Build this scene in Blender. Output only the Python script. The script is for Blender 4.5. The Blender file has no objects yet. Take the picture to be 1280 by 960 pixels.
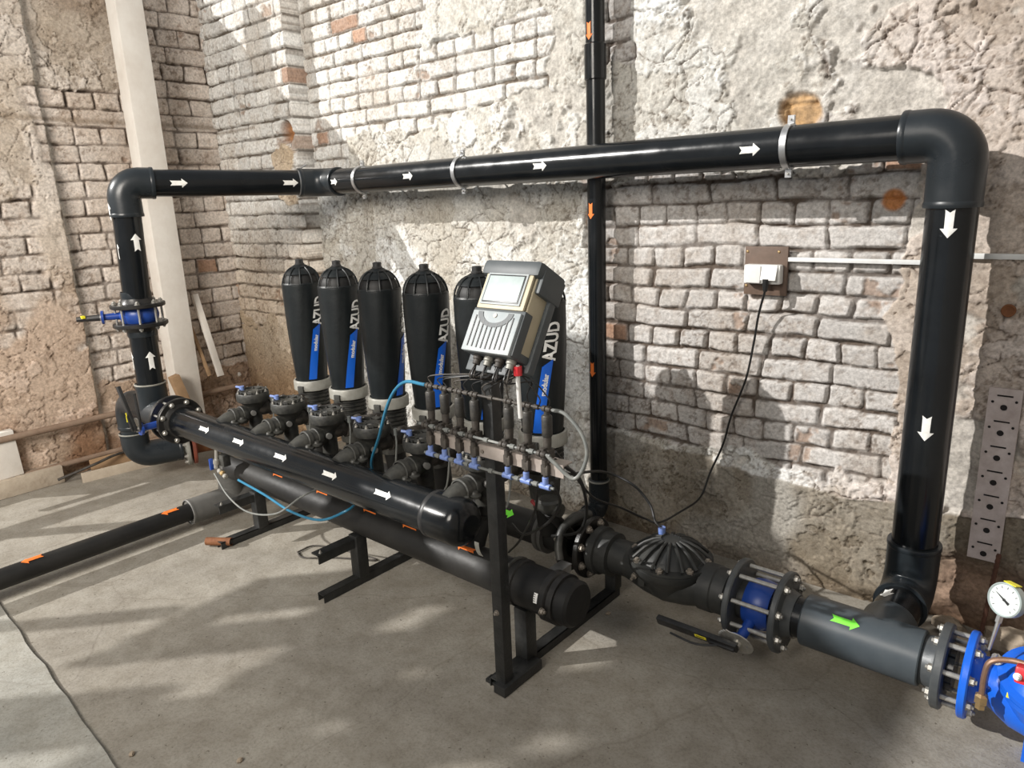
import bpy, math, random
import numpy as np
from mathutils import Vector, Matrix

S = bpy.context.scene
COL = S.collection
random.seed(4)
V = Vector
# ------------------------------------------------------------------ camera
RC = np.array([[0.759, 0.650, -0.038], [0.135, -0.214, -0.967], [-0.637, 0.729, -0.250]])
_vx = np.array([-1060., -188.]); _vv = np.array([136., 3434.])
FPX = float(np.sqrt(-(_vx @ _vv)))
_D = np.array([*_vv, FPX]); _D /= np.linalg.norm(_D)
_X = -np.array([*_vx, FPX]); _X /= np.linalg.norm(_X)
_Z = -_D; _Y = np.cross(_Z, _X)
RC = np.stack([_X, _Y, _Z], 1)
CAMP = np.array([0, 0, 1.6])
cd = bpy.data.cameras.new('camera'); cam = bpy.data.objects.new('camera', cd); COL.objects.link(cam)
m = Matrix.Identity(4)
for i in range(3):
    m[i][0] = RC[0][i]; m[i][1] = -RC[1][i]; m[i][2] = -RC[2][i]; m[i][3] = CAMP[i]
cam.matrix_world = m
cd.sensor_width = 36; cd.lens = FPX / 1280 * 36; cd.clip_start = .02
S.camera = cam

def P(px, py, ax, val):
    """point of the place where the sight line of a photograph position meets a world plane"""
    d = RC.T @ np.array([(px - 640) / FPX, (py - 480) / FPX, 1.])
    t = (val - CAMP[ax]) / d[ax]
    return V([float(q) for q in CAMP + t * d])

# ------------------------------------------------------------------ light
S.view_settings.view_transform = 'Standard'; S.view_settings.look = 'None'
S.view_settings.gamma = 1; S.view_settings.use_curve_mapping = False
S.view_settings.exposure = 0.02
w = bpy.data.worlds.new('world'); S.world = w; w.use_nodes = True
wn = w.node_tree.nodes; bg = wn['Background']
bg.inputs[0].default_value = (.93, .96, 1, 1); bg.inputs[1].default_value = .36
sd = bpy.data.lights.new('sun', 'SUN'); sd.energy = 4.8; sd.angle = math.radians(.6); sd.color = (1, .97, .93)
sun = bpy.data.objects.new('sun', sd); COL.objects.link(sun)
sun.rotation_euler = V((.67, .74, -.56)).to_track_quat('-Z', 'Y').to_euler()
sun.location = (-6, -5, 6)
ad = bpy.data.lights.new('left_wall_fill', 'AREA'); ad.shape = 'RECTANGLE'; ad.size = 2.4; ad.size_y = 2.0; ad.energy = 130; ad.spread = math.radians(100); ad.color = (1, .93, .84)  # soft fill lamp, added to brighten the left wall
al = bpy.data.objects.new('left_wall_fill', ad); COL.objects.link(al); al.location = (-1.6, -2.8, 3.5)
al.rotation_euler = (V((-5.2, 2.0, 1.0)) - V((-1.6, -2.8, 3.5))).to_track_quat('-Z', 'Y').to_euler()

# ------------------------------------------------------------------ materials
MATS = {}
def mat(name, col, rough=.5, metal=0., col2=None, nscale=12., namt=.5, bump=0., bscale=60., spec=.5, scratch=0., rvar=0.):
    if name in MATS: return MATS[name]
    m = bpy.data.materials.new(name); m.use_nodes = True
    nt = m.node_tree; N = nt.nodes; L = nt.links; b = N['Principled BSDF']
    b.inputs['Base Color'].default_value = (*col, 1); b.inputs['Roughness'].default_value = rough
    b.inputs['Metallic'].default_value = metal; b.inputs['Specular IOR Level'].default_value = spec
    tc = N.new('ShaderNodeTexCoord')
    last = None
    if col2:
        n = N.new('ShaderNodeTexNoise'); n.inputs['Scale'].default_value = nscale; n.inputs['Detail'].default_value = 6
        n.inputs['Roughness'].default_value = .65
        L.new(tc.outputs['Object'], n.inputs['Vector'])
        r = N.new('ShaderNodeValToRGB'); r.color_ramp.elements[0].position = .5 - .25 * namt / .5 * .6; r.color_ramp.elements[1].position = .5 + .25
        r.color_ramp.elements[0].color = (*col, 1); r.color_ramp.elements[1].color = (*col2, 1)
        L.new(n.outputs['Fac'], r.inputs['Fac']); last = r.outputs['Color']
        L.new(last, b.inputs['Base Color'])
    if scratch:
        n = N.new('ShaderNodeTexNoise'); n.inputs['Scale'].default_value = 35; n.inputs['Detail'].default_value = 10; n.inputs['Roughness'].default_value = .8
        L.new(tc.outputs['Object'], n.inputs['Vector'])
        r = N.new('ShaderNodeValToRGB'); r.color_ramp.elements[0].position = .66; r.color_ramp.elements[1].position = .72
        r.color_ramp.elements[0].color = (0, 0, 0, 1); r.color_ramp.elements[1].color = (1, 1, 1, 1)
        L.new(n.outputs['Fac'], r.inputs['Fac'])
        mx = N.new('ShaderNodeMix'); mx.data_type = 'RGBA'
        mm = N.new('ShaderNodeMath'); mm.operation = 'MULTIPLY'; mm.inputs[1].default_value = scratch
        L.new(r.outputs['Color'], mm.inputs[0]); L.new(mm.outputs[0], mx.inputs['Factor'])
        if last: L.new(last, mx.inputs['A'])
        else: mx.inputs['A'].default_value = (*col, 1)
        mx.inputs['B'].default_value = (.35, .35, .34, 1)
        L.new(mx.outputs['Result'], b.inputs['Base Color'])
    if rvar:
        n = N.new('ShaderNodeTexNoise'); n.inputs['Scale'].default_value = 9; n.inputs['Detail'].default_value = 5
        L.new(tc.outputs['Object'], n.inputs['Vector'])
        mr = N.new('ShaderNodeMapRange'); mr.inputs['To Min'].default_value = max(.03, rough - rvar); mr.inputs['To Max'].default_value = rough + rvar
        mr.inputs['From Min'].default_value = .3; mr.inputs['From Max'].default_value = .7
        L.new(n.outputs['Fac'], mr.inputs['Value']); L.new(mr.outputs['Result'], b.inputs['Roughness'])
    if bump:
        n = N.new('ShaderNodeTexNoise'); n.inputs['Scale'].default_value = bscale; n.inputs['Detail'].default_value = 5
        L.new(tc.outputs['Object'], n.inputs['Vector'])
        bp = N.new('ShaderNodeBump'); bp.inputs['Strength'].default_value = bump; bp.inputs['Distance'].default_value = .004
        L.new(n.outputs['Fac'], bp.inputs['Height']); L.new(bp.outputs['Normal'], b.inputs['Normal'])
    MATS[name] = m
    return m

M_PIPE = mat('black_pvc', (.005, .006, .007), .2, 0, (.010, .012, .014), 5, .5, .06, 30, .42, .25, .08)
M_PIPED = mat('dusty_black_pipe', (.008, .008, .008), .5, 0, (.022, .021, .019), 4, .5, .2, 50, .35, .2, .1)
M_FIT = mat('dark_grey_pvc', (.013, .017, .020), .33, 0, (.021, .026, .031), 6, .5, .1, 40, .42, .3, .08)
M_TEE = mat('slate_grey_pvc', (.045, .057, .067), .38, 0, (.07, .083, .092), 5, .5, .1, 40, .5, .35, .08)
M_GREY = mat('grey_pipe_coupling', (.1, .1, .095), .5, 0, (.16, .155, .145), 8, .5, .1, 40)
M_FLANGE = mat('black_steel_flange', (.010, .010, .010), .38, .1, (.024, .022, .02), 18, .5, .3, 60)
M_FLG2 = mat('grey_painted_flange', (.055, .062, .068), .42, .1, (.09, .095, .095), 14, .5, .2, 60)
M_BOLT = mat('zinc_bolt', (.55, .54, .5), .36, .75, (.35, .33, .3), 60, .5)
M_BOLTD = mat('dull_bolt', (.33, .3, .26), .5, .5, (.2, .17, .14), 60, .5)
M_STEEL = mat('galvanised_steel', (.55, .56, .57), .35, .85, (.4, .4, .4), 40, .5)
M_BLUE = mat('blue_valve_paint', (.012, .05, .27), .35, 0, (.02, .07, .33), 15, .5)
M_BLUEB = mat('bright_blue_paint', (.008, .11, .62), .3, 0, (.014, .15, .72), 8, .5, .25, 35)
M_BLKP = mat('black_plastic', (.012, .012, .013), .4, 0, (.03, .03, .03), 30, .5)
M_COIL = mat('dusty_coil_black', (.014, .014, .013), .5, 0, (.07, .064, .055), 30, .5, .3, 80)
M_DUSTP = mat('dusty_plastic', (.012, .013, .013), .48, 0, (.085, .083, .072), 12, .5, .4, 60)
M_DUSTB = mat('dusty_brown_plastic', (.02, .017, .015), .6, 0, (.095, .082, .068), 30, .6, .4, 80)
M_DIAPH = mat('dark_grey_cast_body', (.014, .016, .017), .5, 0, (.042, .042, .038), 9, .6, .3, 40)
M_TANK = mat('filter_shell_black', (.006, .008, .009), .42, 0, (.011, .014, .015), 10, .5, .2, 60, .35, .05)
M_TANKR = mat('filter_recess_black', (.006, .006, .006), .6)
M_RING = mat('filter_ring_grey', (.34, .34, .31), .45, .1, (.2, .19, .16), 14, .6, .3, 50)
M_LBL = mat('label_blue', (.01, .12, .62), .35)
M_WHITE = mat('white_lettering', (.8, .8, .78), .45)
M_ARW = mat('arrow_white', (.85, .85, .82), .5, 0, (.7, .69, .65), 60, .4)
M_ARO = mat('arrow_orange', (.85, .2, .03), .5, 0, (.7, .16, .03), 40, .4)
M_ARG = mat('arrow_green', (.2, .85, .06), .45)
M_YEL = mat('label_yellow', (.85, .75, .03), .45)
M_FRAME = mat('black_frame_steel', (.012, .013, .013), .45, .1, (.035, .035, .034), 18, .5, .3, 80)
M_RUST = mat('rusty_steel', (.13, .045, .018), .8, .1, (.28, .12, .045), 14, .6, .5, 60)
M_RED = mat('red_paint', (.55, .02, .03), .35, 0, (.7, .04, .05), 20, .5)
M_ROX = mat('red_oxide_flange', (.24, .055, .03), .6, 0, (.16, .05, .03), 20, .5)
M_BOXG = mat('controller_grey', (.055, .065, .07), .5, 0, (.085, .095, .10), 10, .5)
M_BOXW = mat('controller_beige', (.5, .44, .31), .5, 0, (.42, .37, .26), 12, .5)
M_BOXL = mat('controller_light_cover', (.27, .31, .325), .5, 0, (.4, .42, .42), 14, .6)
M_SCRN = mat('controller_window', (.33, .39, .39), .4, 0, (.45, .52, .5), 12, .5)
M_TUBEB = mat('blue_tube', (.02, .15, .27), .35, 0, (.035, .21, .34), 20, .4)
M_TUBEG = mat('grey_tube', (.14, .15, .145), .4, 0, (.24, .24, .22), 30, .4)
M_TUBEK = mat('black_cable', (.012, .012, .012), .4)
M_LBF = mat('light_blue_fitting', (.12, .2, .5), .45, 0, (.24, .3, .5), 50, .5)
M_RAIL = mat('dusty_rail', (.42, .37, .33), .5, .2, (.3, .25, .22), 20, .5)
M_BRASS = mat('brass', (.6, .42, .2), .4, .8, (.4, .3, .17), 60, .5)
M_COPPER = mat('copper_tube', (.4, .24, .16), .4, .7, (.25, .17, .13), 60, .5)
M_WOOD = mat('weathered_wood', (.42, .27, .15), .8, 0, (.25, .16, .09), 12, .6, .5, 60)
M_PLATE = mat('brown_board', (.1, .065, .045), .6, 0, (.14, .09, .065), 30, .5, .2, 60)
M_SOCK = mat('white_socket_plastic', (.7, .7, .68), .4, 0, (.6, .59, .56), 20, .4)
M_TRUNK = mat('white_trunking', (.72, .73, .72), .4, 0, (.6, .6, .58), 20, .4)
M_PERF = mat('painted_perforated_steel', (.55, .49, .475), .75, .0, (.36, .3, .28), 16, .6, .4, 60)
M_HOLE = mat('hole_dark', (.012, .01, .01), .9)
M_TANP = mat('tan_dusty_pipe', (.3, .22, .16), .75, 0, (.2, .13, .09), 10, .5, .4, 50)
M_CONC = mat('concrete_block', (.52, .45, .36), .9, 0, (.38, .31, .24), 12, .5, .8, 40)
M_POST = mat('whitewashed_post', (.74, .71, .66), .8, 0, (.62, .57, .51), 5, .5, .4, 40)
M_POSTL = M_POST
M_FACE = mat('gauge_face', (.6, .64, .63), .4)
M_GAUGE = mat('gauge_case', (.5, .58, .57), .3, .3)
M_DEBRIS = mat('rubble', (.4, .33, .25), .95, 0, (.24, .19, .14), 40, .5, .8, 60)

# ------------------------------------------------------------------ mesh helpers
WL = {}
class MB:
    def __init__(s): s.v = []; s.f = []
    def add(s, vs, fs):
        o = len(s.v); s.v += [tuple(v) for v in vs]; s.f += [tuple(i + o for i in f) for f in fs]; return s
    def box(s, c, size, R=None, bev=0.):
        c = V(c); h = V(size) / 2
        if bev <= 0:
            pts = [V((x * h.x, y * h.y, z * h.z)) for x in (-1, 1) for y in (-1, 1) for z in (-1, 1)]
            fs = [(0, 1, 3, 2), (4, 6, 7, 5), (0, 4, 5, 1), (2, 3, 7, 6), (0, 2, 6, 4), (1, 5, 7, 3)]
        else:
            bm = __import__('bmesh').new(); B = __import__('bmesh')
            B.ops.create_cube(bm, size=1)
            for v in bm.verts: v.co = V((v.co.x * size[0], v.co.y * size[1], v.co.z * size[2]))
            B.ops.bevel(bm, geom=list(bm.edges), offset=bev, segments=2, affect='EDGES', profile=.6)
            pts = [v.co.copy() for v in bm.verts]; bm.verts.index_update(); fs = [tuple(v.index for v in f.verts) for f in bm.faces]; bm.free()
        if R is not None: pts = [R @ p for p in pts]
        return s.add([p + c for p in pts], fs)
    def lathe(s, prof, o=(0, 0, 0), ax=(0, 0, 1), seg=24, mod=None, phase=0.):
        """prof: list of (r, h) revolved round axis ax through o"""
        o = V(o); ax = V(ax).normalized(); a, b = basis(ax)
        vs = []; fs = []
        rows = []
        for (r, h) in prof:
            if r < 1e-6: rows.append([len(vs)]); vs.append(o + ax * h); continue
            row = []
            for k in range(seg):
                t = 2 * math.pi * k / seg + phase
                rr = r * (mod(t, h) if mod else 1)
                row.append(len(vs)); vs.append(o + ax * h + (a * math.cos(t) + b * math.sin(t)) * rr)
            rows.append(row)
        for q in range(len(rows) - 1):
            A, B = rows[q], rows[q + 1]
            if len(A) == 1 and len(B) == 1: continue
            for k in range(seg):
                k2 = (k + 1) % seg
                if len(A) == 1: fs.append((A[0], B[k], B[k2]))
                elif len(B) == 1: fs.append((A[k], B[0], A[k2]))
                else: fs.append((A[k], A[k2], B[k2], B[k]))
        return s.add(vs, fs)
    def cyl(s, p0, p1, r, r2=None, seg=20, cap=True):
        p0 = V(p0); p1 = V(p1); L = (p1 - p0).length
        r2 = r if r2 is None else r2
        pr = ([(0, 0)] if cap else []) + [(r, 0), (r2, L)] + ([(0, L)] if cap else [])
        return s.lathe(pr, p0, p1 - p0, seg)
    def tube(s, pts, r, seg=12, cap=True):
        pts = [V(p) for p in pts]; n = len(pts)
        T = [(pts[min(i + 1, n - 1)] - pts[max(i - 1, 0)]).normalized() for i in range(n)]
        a, b = basis(T[0]); vs = []; fs = []
        for i in range(n):
            if i:
                q = T[i - 1].rotation_difference(T[i]); a = q @ a; b = q @ b
            rr = r[i] if isinstance(r, (list, tuple)) else r
            for k in range(seg):
                t = 2 * math.pi * k / seg; vs.append(pts[i] + (a * math.cos(t) + b * math.sin(t)) * rr)
        for i in range(n - 1):
            for k in range(seg):
                k2 = (k + 1) % seg; fs.append((i * seg + k, i * seg + k2, (i + 1) * seg + k2, (i + 1) * seg + k))
        if cap: fs.append(tuple(reversed(range(seg)))); fs.append(tuple((n - 1) * seg + k for k in range(seg)))
        return s.add(vs, fs)
    def ext(s, poly, c, u, v, depth):
        """polygon (2D list) in frame u,v at c, extruded along u x v by depth"""
        c = V(c); u = V(u).normalized(); v = V(v).normalized(); n = u.cross(v); k = len(poly)
        A = [c + u * p[0] + v * p[1] for p in poly]; B = [p + n * depth for p in A]
        fs = [tuple(reversed(range(k))), tuple(range(k, 2 * k))] + [(i, (i + 1) % k, k + (i + 1) % k, k + i) for i in range(k)]
        return s.add(A + B, fs)
    def build(s, name, m, parent=None, loc=None, sharp=34, label=None):
        me = bpy.data.meshes.new(name)
        if parent is not None: org = WL[parent]
        elif loc is not None: org = V(loc)
        else:
            xs = [v[0] for v in s.v]; ys = [v[1] for v in s.v]; zs = [v[2] for v in s.v]
            org = V(((min(xs) + max(xs)) / 2, (min(ys) + max(ys)) / 2, min(zs)))
        me.from_pydata([V(v) - org for v in s.v], [], s.f); me.validate(); me.update()
        me.polygons.foreach_set('use_smooth', [True] * len(me.polygons))
        me.set_sharp_from_angle(angle=math.radians(sharp))
        me.materials.append(m)
        o = bpy.data.objects.new(name, me); COL.objects.link(o)
        WL[o.name] = org.copy()
        if parent is not None: o.parent = bpy.data.objects[parent]
        else: o.location = org
        if label: o['label'] = label
        return o.name
def basis(n):
    n = V(n).normalized()
    a = n.cross(V((0, 0, 1))) if abs(n.z) < .9 else n.cross(V((1, 0, 0)))
    a.normalize(); return a, n.cross(a)
def thing(name, label, cat, loc=(0, 0, 0), group=None):
    o = bpy.data.objects.new(name, None); COL.objects.link(o); o.location = loc; o.empty_display_size = .05
    WL[o.name] = V(loc); tag(o.name, label, cat, group); return o.name
def tag(n, label, cat, group=None):
    o = bpy.data.objects[n]; o['label'] = label; o['category'] = cat
    if group: o['group'] = group
    return n
def struct(n, label=None):
    bpy.data.objects[n]['kind'] = 'structure'
    if label: bpy.data.objects[n]['label'] = label
def dup(n, loc, rot=None, label=None, group=None):
    def rec(o, par):
        c = o.copy(); COL.objects.link(c)
        if par is not None: c.parent = par
        for ch in list(o.children): rec(ch, c)
        return c
    r = rec(bpy.data.objects[n], None); r.location = loc
    if rot is not None: r.rotation_euler = rot
    if label: r['label'] = label
    if group: r['group'] = group
    WL[r.name] = V(loc)
    return r.name
def smooth(pts, n=8):
    pts = [V(p) for p in pts]; out = []
    q = [pts[0] * 2 - pts[1]] + pts + [pts[-1] * 2 - pts[-2]]
    for i in range(1, len(q) - 2):
        a, b, c, d = q[i - 1:i + 3]
        for k in range(n):
            t = k / n
            out.append(.5 * ((2 * b) + (c - a) * t + (2 * a - 5 * b + 4 * c - d) * t * t + (3 * b - a - 3 * c + d) * t ** 3))
    out.append(pts[-1]); return out
def arc(c, d0, d1, R, n=10):
    """quarter bend whose corner is c, arriving along d0 and leaving along d1"""
    c = V(c); d0 = V(d0).normalized(); d1 = V(d1).normalized()
    O = c - d0 * R + d1 * R
    return [O - d1 * R * math.cos(t) + d0 * R * math.sin(t) for t in [math.pi / 2 * k / n for k in range(n + 1)]]
def elbow(parent, c, d0, d1, r, l0, l1, R, m, name='elbow', rim=.006):
    c = V(c); d0 = V(d0).normalized(); d1 = V(d1).normalized()
    pts = [c - d0 * l0, c - d0 * (l0 + R) / 2] + arc(c, d0, d1, R) + [c + d1 * (l1 + R) / 2, c + d1 * l1]
    b = MB(); b.tube(pts, r, 32)
    for (p, d) in ((c - d0 * l0, d0), (c + d1 * l1, -d1)):
        b.lathe([(r - .012, -.001), (r + .001, -.0015), (r + .0025, .004), (r + .0025, .012), (r, .018)], p, d, 32)
    return b.build(name, m, parent)
_boltc = {}
def hexbolt(parent, p, d, r=.012, h=.009, shank=.0, m=None, name='bolt'):
    b = MB(); d = V(d).normalized(); p = V(p)
    b.lathe([(r * 1.25, 0), (r * 1.25, .002), (0, .002)], p, d, 12)
    b.lathe([(0, 0), (r, .0), (r, h * .85), (r * .86, h), (0, h)], p + d * .002, d, 6)
    b.lathe([(r * .52, 0), (r * .52, h + .008), (0, h + .009)], p, d, 10)
    return b.build(name, m or M_BOLT, parent)
def flange(parent, c, ax, R, ri, th, n=8, rb=None, m=None, mb=None, face=1, phase=None, br=.012, hub=.03, bolts=True, name='flange'):
    """flange plate centred on c; bolt heads on the side face*ax; hub towards face*ax"""
    c = V(c); ax = V(ax).normalized(); m = m or M_FLANGE
    rb = rb or (R + ri) / 2 * 1.03
    b = MB(); h = th / 2
    b.lathe([(ri, -h), (R - .004, -h), (R, -h + .004), (R, h - .004), (R - .004, h), (ri + .018, h), (ri + .012, h + hub * .3), (ri + .006, h + hub), (ri - .002, h + hub), (ri, -h)], c, ax * face, 48)
    f = b.build(name, m, parent)
    a, e = basis(ax); ph = math.pi / n if phase is None else phase
    if bolts:
        for k in range(n):
            t = 2 * math.pi * k / n + ph
            hexbolt(f, c + (a * math.cos(t) + e * math.sin(t)) * rb + ax * face * h, ax * face, br, .011, m=mb or M_BOLT)
    return f
def studs(parent, c, ax, L, rb, n=8, phase=None, r=.006, m=None):
    c = V(c); ax = V(ax).normalized(); a, e = basis(ax); ph = math.pi / n if phase is None else phase
    for k in range(n):
        t = 2 * math.pi * k / n + ph; p = c + (a * math.cos(t) + e * math.sin(t)) * rb
        MB().cyl(p - ax * L / 2, p + ax * L / 2, r, seg=10).build('stud', m or M_BOLT, parent)
def arrow(parent, p, ax, face, r, L=.06, W=.036, m=None, name='arrow_sticker'):
    """flow arrow wrapped on a pipe of radius r: p on the axis, pointing along ax, facing 'face'"""
    p = V(p); ax = V(ax).normalized(); face = V(face); face = (face - ax * face.dot(ax)).normalized(); sd_ = ax.cross(face)
    r0 = r + .0006; r1 = r + .0014
    prof = [(-L / 2, W * .3, .0), (-L / 2 + W * .22, W * .27, 1), (L / 2 - W * .62, W * .26, 1), (L / 2 - W * .62, W * .52, 1), (L / 2, .0005, 1)]
    b = MB(); K = 4; rows = []
    for rr in (r1, r0):
        for i, (s_, hw, mid) in enumerate(prof):
            row = []
            for k in range(-K, K + 1):
                t = hw * k / K / r
                ss = s_ + (W * .22 * (1 - abs(k) / K) if i == 0 else 0)
                row.append(len(b.v)); b.v.append(tuple(p + ax * ss + (face * math.cos(t) + sd_ * math.sin(t)) * rr))
            rows.append(row)
    n = len(prof)
    for q in range(n - 1):
        for k in range(2 * K):
            A, B = rows[q], rows[q + 1]; b.f.append((A[k], B[k], B[k + 1], A[k + 1]))
    for q in range(n - 1):
        for k in (0, 2 * K):
            b.f.append((rows[q][k], rows[q + 1][k], rows[n + q + 1][k], rows[n + q][k]))
    return b.build(name, m or M_ARW, parent)
def patch(parent, p, ax, face, r, L, W, m, name='label', label=None):
    """small rectangular sticker wrapped on a cylinder"""
    p = V(p); ax = V(ax).normalized(); face = V(face); face = (face - ax * face.dot(ax)).normalized(); s_ = ax.cross(face)
    b = MB(); K = 6
    for rr in (r + .0012, r + .0004):
        for e in (-L / 2, L / 2):
            for k in range(K + 1):
                t = (k / K - .5) * W / r; b.v.append(tuple(p + ax * e + (face * math.cos(t) + s_ * math.sin(t)) * rr))
    n = K + 1
    for k in range(K): b.f.append((k, k + 1, n + k + 1, n + k)); b.f.append((2 * n + k, 3 * n + k, 3 * n + k + 1, 2 * n + k + 1))
    for k in range(K): b.f.append((k, 2 * n + k, 2 * n + k + 1, k + 1)); b.f.append((n + k, n + k + 1, 3 * n + k + 1, 3 * n + k))
    b.f.append((0, n, 3 * n, 2 * n)); b.f.append((K, 2 * n + K, 3 * n + K, n + K))
    return b.build(name, m, parent, label=label)
def text_pts(s, size):
    cu = bpy.data.curves.new('lettering_source', 'FONT'); cu.body = s; cu.size = size; cu.resolution_u = 3
    cu.offset = size * .035
    o = bpy.data.objects.new('lettering_source', cu); COL.objects.link(o)
    bpy.context.view_layer.update()
    me = o.to_mesh(); vs = [v.co.copy() for v in me.vertices]; fs = [tuple(p.vertices) for p in me.polygons]
    o.to_mesh_clear(); bpy.data.objects.remove(o); bpy.data.curves.remove(cu)
    return vs, fs

# ------------------------------------------------------------------ numpy noise
_rs = np.random.RandomState(7); _perm = _rs.rand(512, 512)
def vnoise(x, y, sd_=0):
    xi = np.floor(x).astype(int); yi = np.floor(y).astype(int); fx = x - xi; fy = y - yi
    fx = fx * fx * (3 - 2 * fx); fy = fy * fy * (3 - 2 * fy)
    g = lambda a, b: _perm[(a + sd_ * 37) % 512, (b + sd_ * 91) % 512]
    return (g(xi, yi) * (1 - fx) + g(xi + 1, yi) * fx) * (1 - fy) + (g(xi, yi + 1) * (1 - fx) + g(xi + 1, yi + 1) * fx) * fy
def fbm(x, y, sc, oct_=4, sd_=0, gain=.5):
    t = 0; a = 1; n = 0
    for k in range(oct_):
        t = t + a * vnoise(x * sc + 17.3 * k, y * sc + 9.1 * k, sd_ + k); n += a; a *= gain; sc *= 2.03
    return t / n
def sst(e0, e1, x):
    t = np.clip((x - e0) / (e1 - e0), 0, 1); return t * t * (3 - 2 * t)
def worley(x, y, sc, sd_=0):
    x = x * sc; y = y * sc; xi = np.floor(x).astype(int); yi = np.floor(y).astype(int)
    f1 = np.full(x.shape, 9.); f2 = np.full(x.shape, 9.)
    for i in (-1, 0, 1):
        for j in (-1, 0, 1):
            a = xi + i; b = yi + j
            px = a + _perm[(a + sd_ * 13) % 512, (b + 5) % 512]; py = b + _perm[(a + 201) % 512, (b + sd_ * 29) % 512]
            d = np.hypot(px - x, py - y)
            f2 = np.where(d < f1, f1, np.minimum(f2, d)); f1 = np.minimum(f1, d)
    return f1, f2
def cracks(x, y, sc, wd, sd_, mask):
    wx = x + .24 * (fbm(x, y, 5, 4, sd_ + 3) - .5) / (sc / 3); wy = y + .24 * (fbm(x, y, 5, 4, sd_ + 8) - .5) / (sc / 3)
    f1, f2 = worley(wx, wy, sc, sd_)
    c = 1 - sst(0, 1, (f2 - f1) / sc / wd)
    return c * mask
def sdbox(x, z, x0, x1, z0, z1):
    return np.maximum(np.abs(x - (x0 + x1) / 2) - (x1 - x0) / 2, np.abs(z - (z0 + z1) / 2) - (z1 - z0) / 2)
def bricks(u, z, seed, warp=.012, course=.086, L=.268):
    wu = u + warp * (fbm(u, z, 2.3, 3, seed + 1) - .5) * 2.2; wz = z + warp * (fbm(u, z, 1.7, 3, seed + 2) - .5) * 2 + .010 * (fbm(u, z, 9, 3, seed + 6) - .5); wu = wu + .012 * (fbm(u, z, 11, 2, seed + 7) - .5)
    k = np.floor(wz / course).astype(int); head = (k % 2) == 1
    bl = np.where(head, L / 2, L)
    off = _perm[(k * 7 + seed) % 512, 3] * .09
    uu = wu + off + np.where(head, L * .25, 0)
    i = np.floor(uu / bl).astype(int); fu = uu / bl - i; fz = wz / course - k
    r1 = _perm[(k * 31 + seed) % 512, (i * 17) % 512]; r2 = _perm[(k * 11 + seed + 50) % 512, (i * 23 + 7) % 512]; r3 = _perm[(k * 5 + seed + 99) % 512, (i * 41 + 3) % 512]
    jw = .0018 + .0055 * sst(.35, .7, fbm(u, z, 8, 3, seed + 4))
    du = np.minimum(fu, 1 - fu) * bl - jw * .8; dz = np.minimum(fz, 1 - fz) * course - jw
    cr = .012
    ax_ = np.clip(cr - du, 0, None); az = np.clip(cr - dz, 0, None)
    d = cr - np.hypot(ax_, az) + .004 * (fbm(u, z, 40, 2, seed + 9) - .5)
    return d, r1, r2, r3
def vcol_mat(name, rough=.9, bump=.5, nsc=70., var=.25):
    m = bpy.data.materials.new(name); m.use_nodes = True; nt = m.node_tree; N = nt.nodes; L = nt.links; b = N['Principled BSDF']
    b.inputs['Roughness'].default_value = rough; b.inputs['Specular IOR Level'].default_value = .2
    a = N.new('ShaderNodeAttribute'); a.attribute_name = 'albedo'
    tc = N.new('ShaderNodeTexCoord')
    n = N.new('ShaderNodeTexNoise'); n.inputs['Scale'].default_value = nsc; n.inputs['Detail'].default_value = 6; n.inputs['Roughness'].default_value = .7
    L.new(tc.outputs['Object'], n.inputs['Vector'])
    mr = N.new('ShaderNodeMapRange'); mr.inputs['From Min'].default_value = .32; mr.inputs['From Max'].default_value = .62
    mr.inputs['To Min'].default_value = 1 - var * 1.6; mr.inputs['To Max'].default_value = 1 + var * .3
    L.new(n.outputs['Fac'], mr.inputs['Value'])
    vm = N.new('ShaderNodeVectorMath'); vm.operation = 'SCALE'
    L.new(a.outputs['Color'], vm.inputs[0]); L.new(mr.outputs['Result'], vm.inputs['Scale']); L.new(vm.outputs[0], b.inputs['Base Color'])
    bp = N.new('ShaderNodeBump'); bp.inputs['Strength'].default_value = bump; bp.inputs['Distance'].default_value = .006
    L.new(n.outputs['Fac'], bp.inputs['Height']); L.new(bp.outputs['Normal'], b.inputs['Normal'])
    return m
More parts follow.
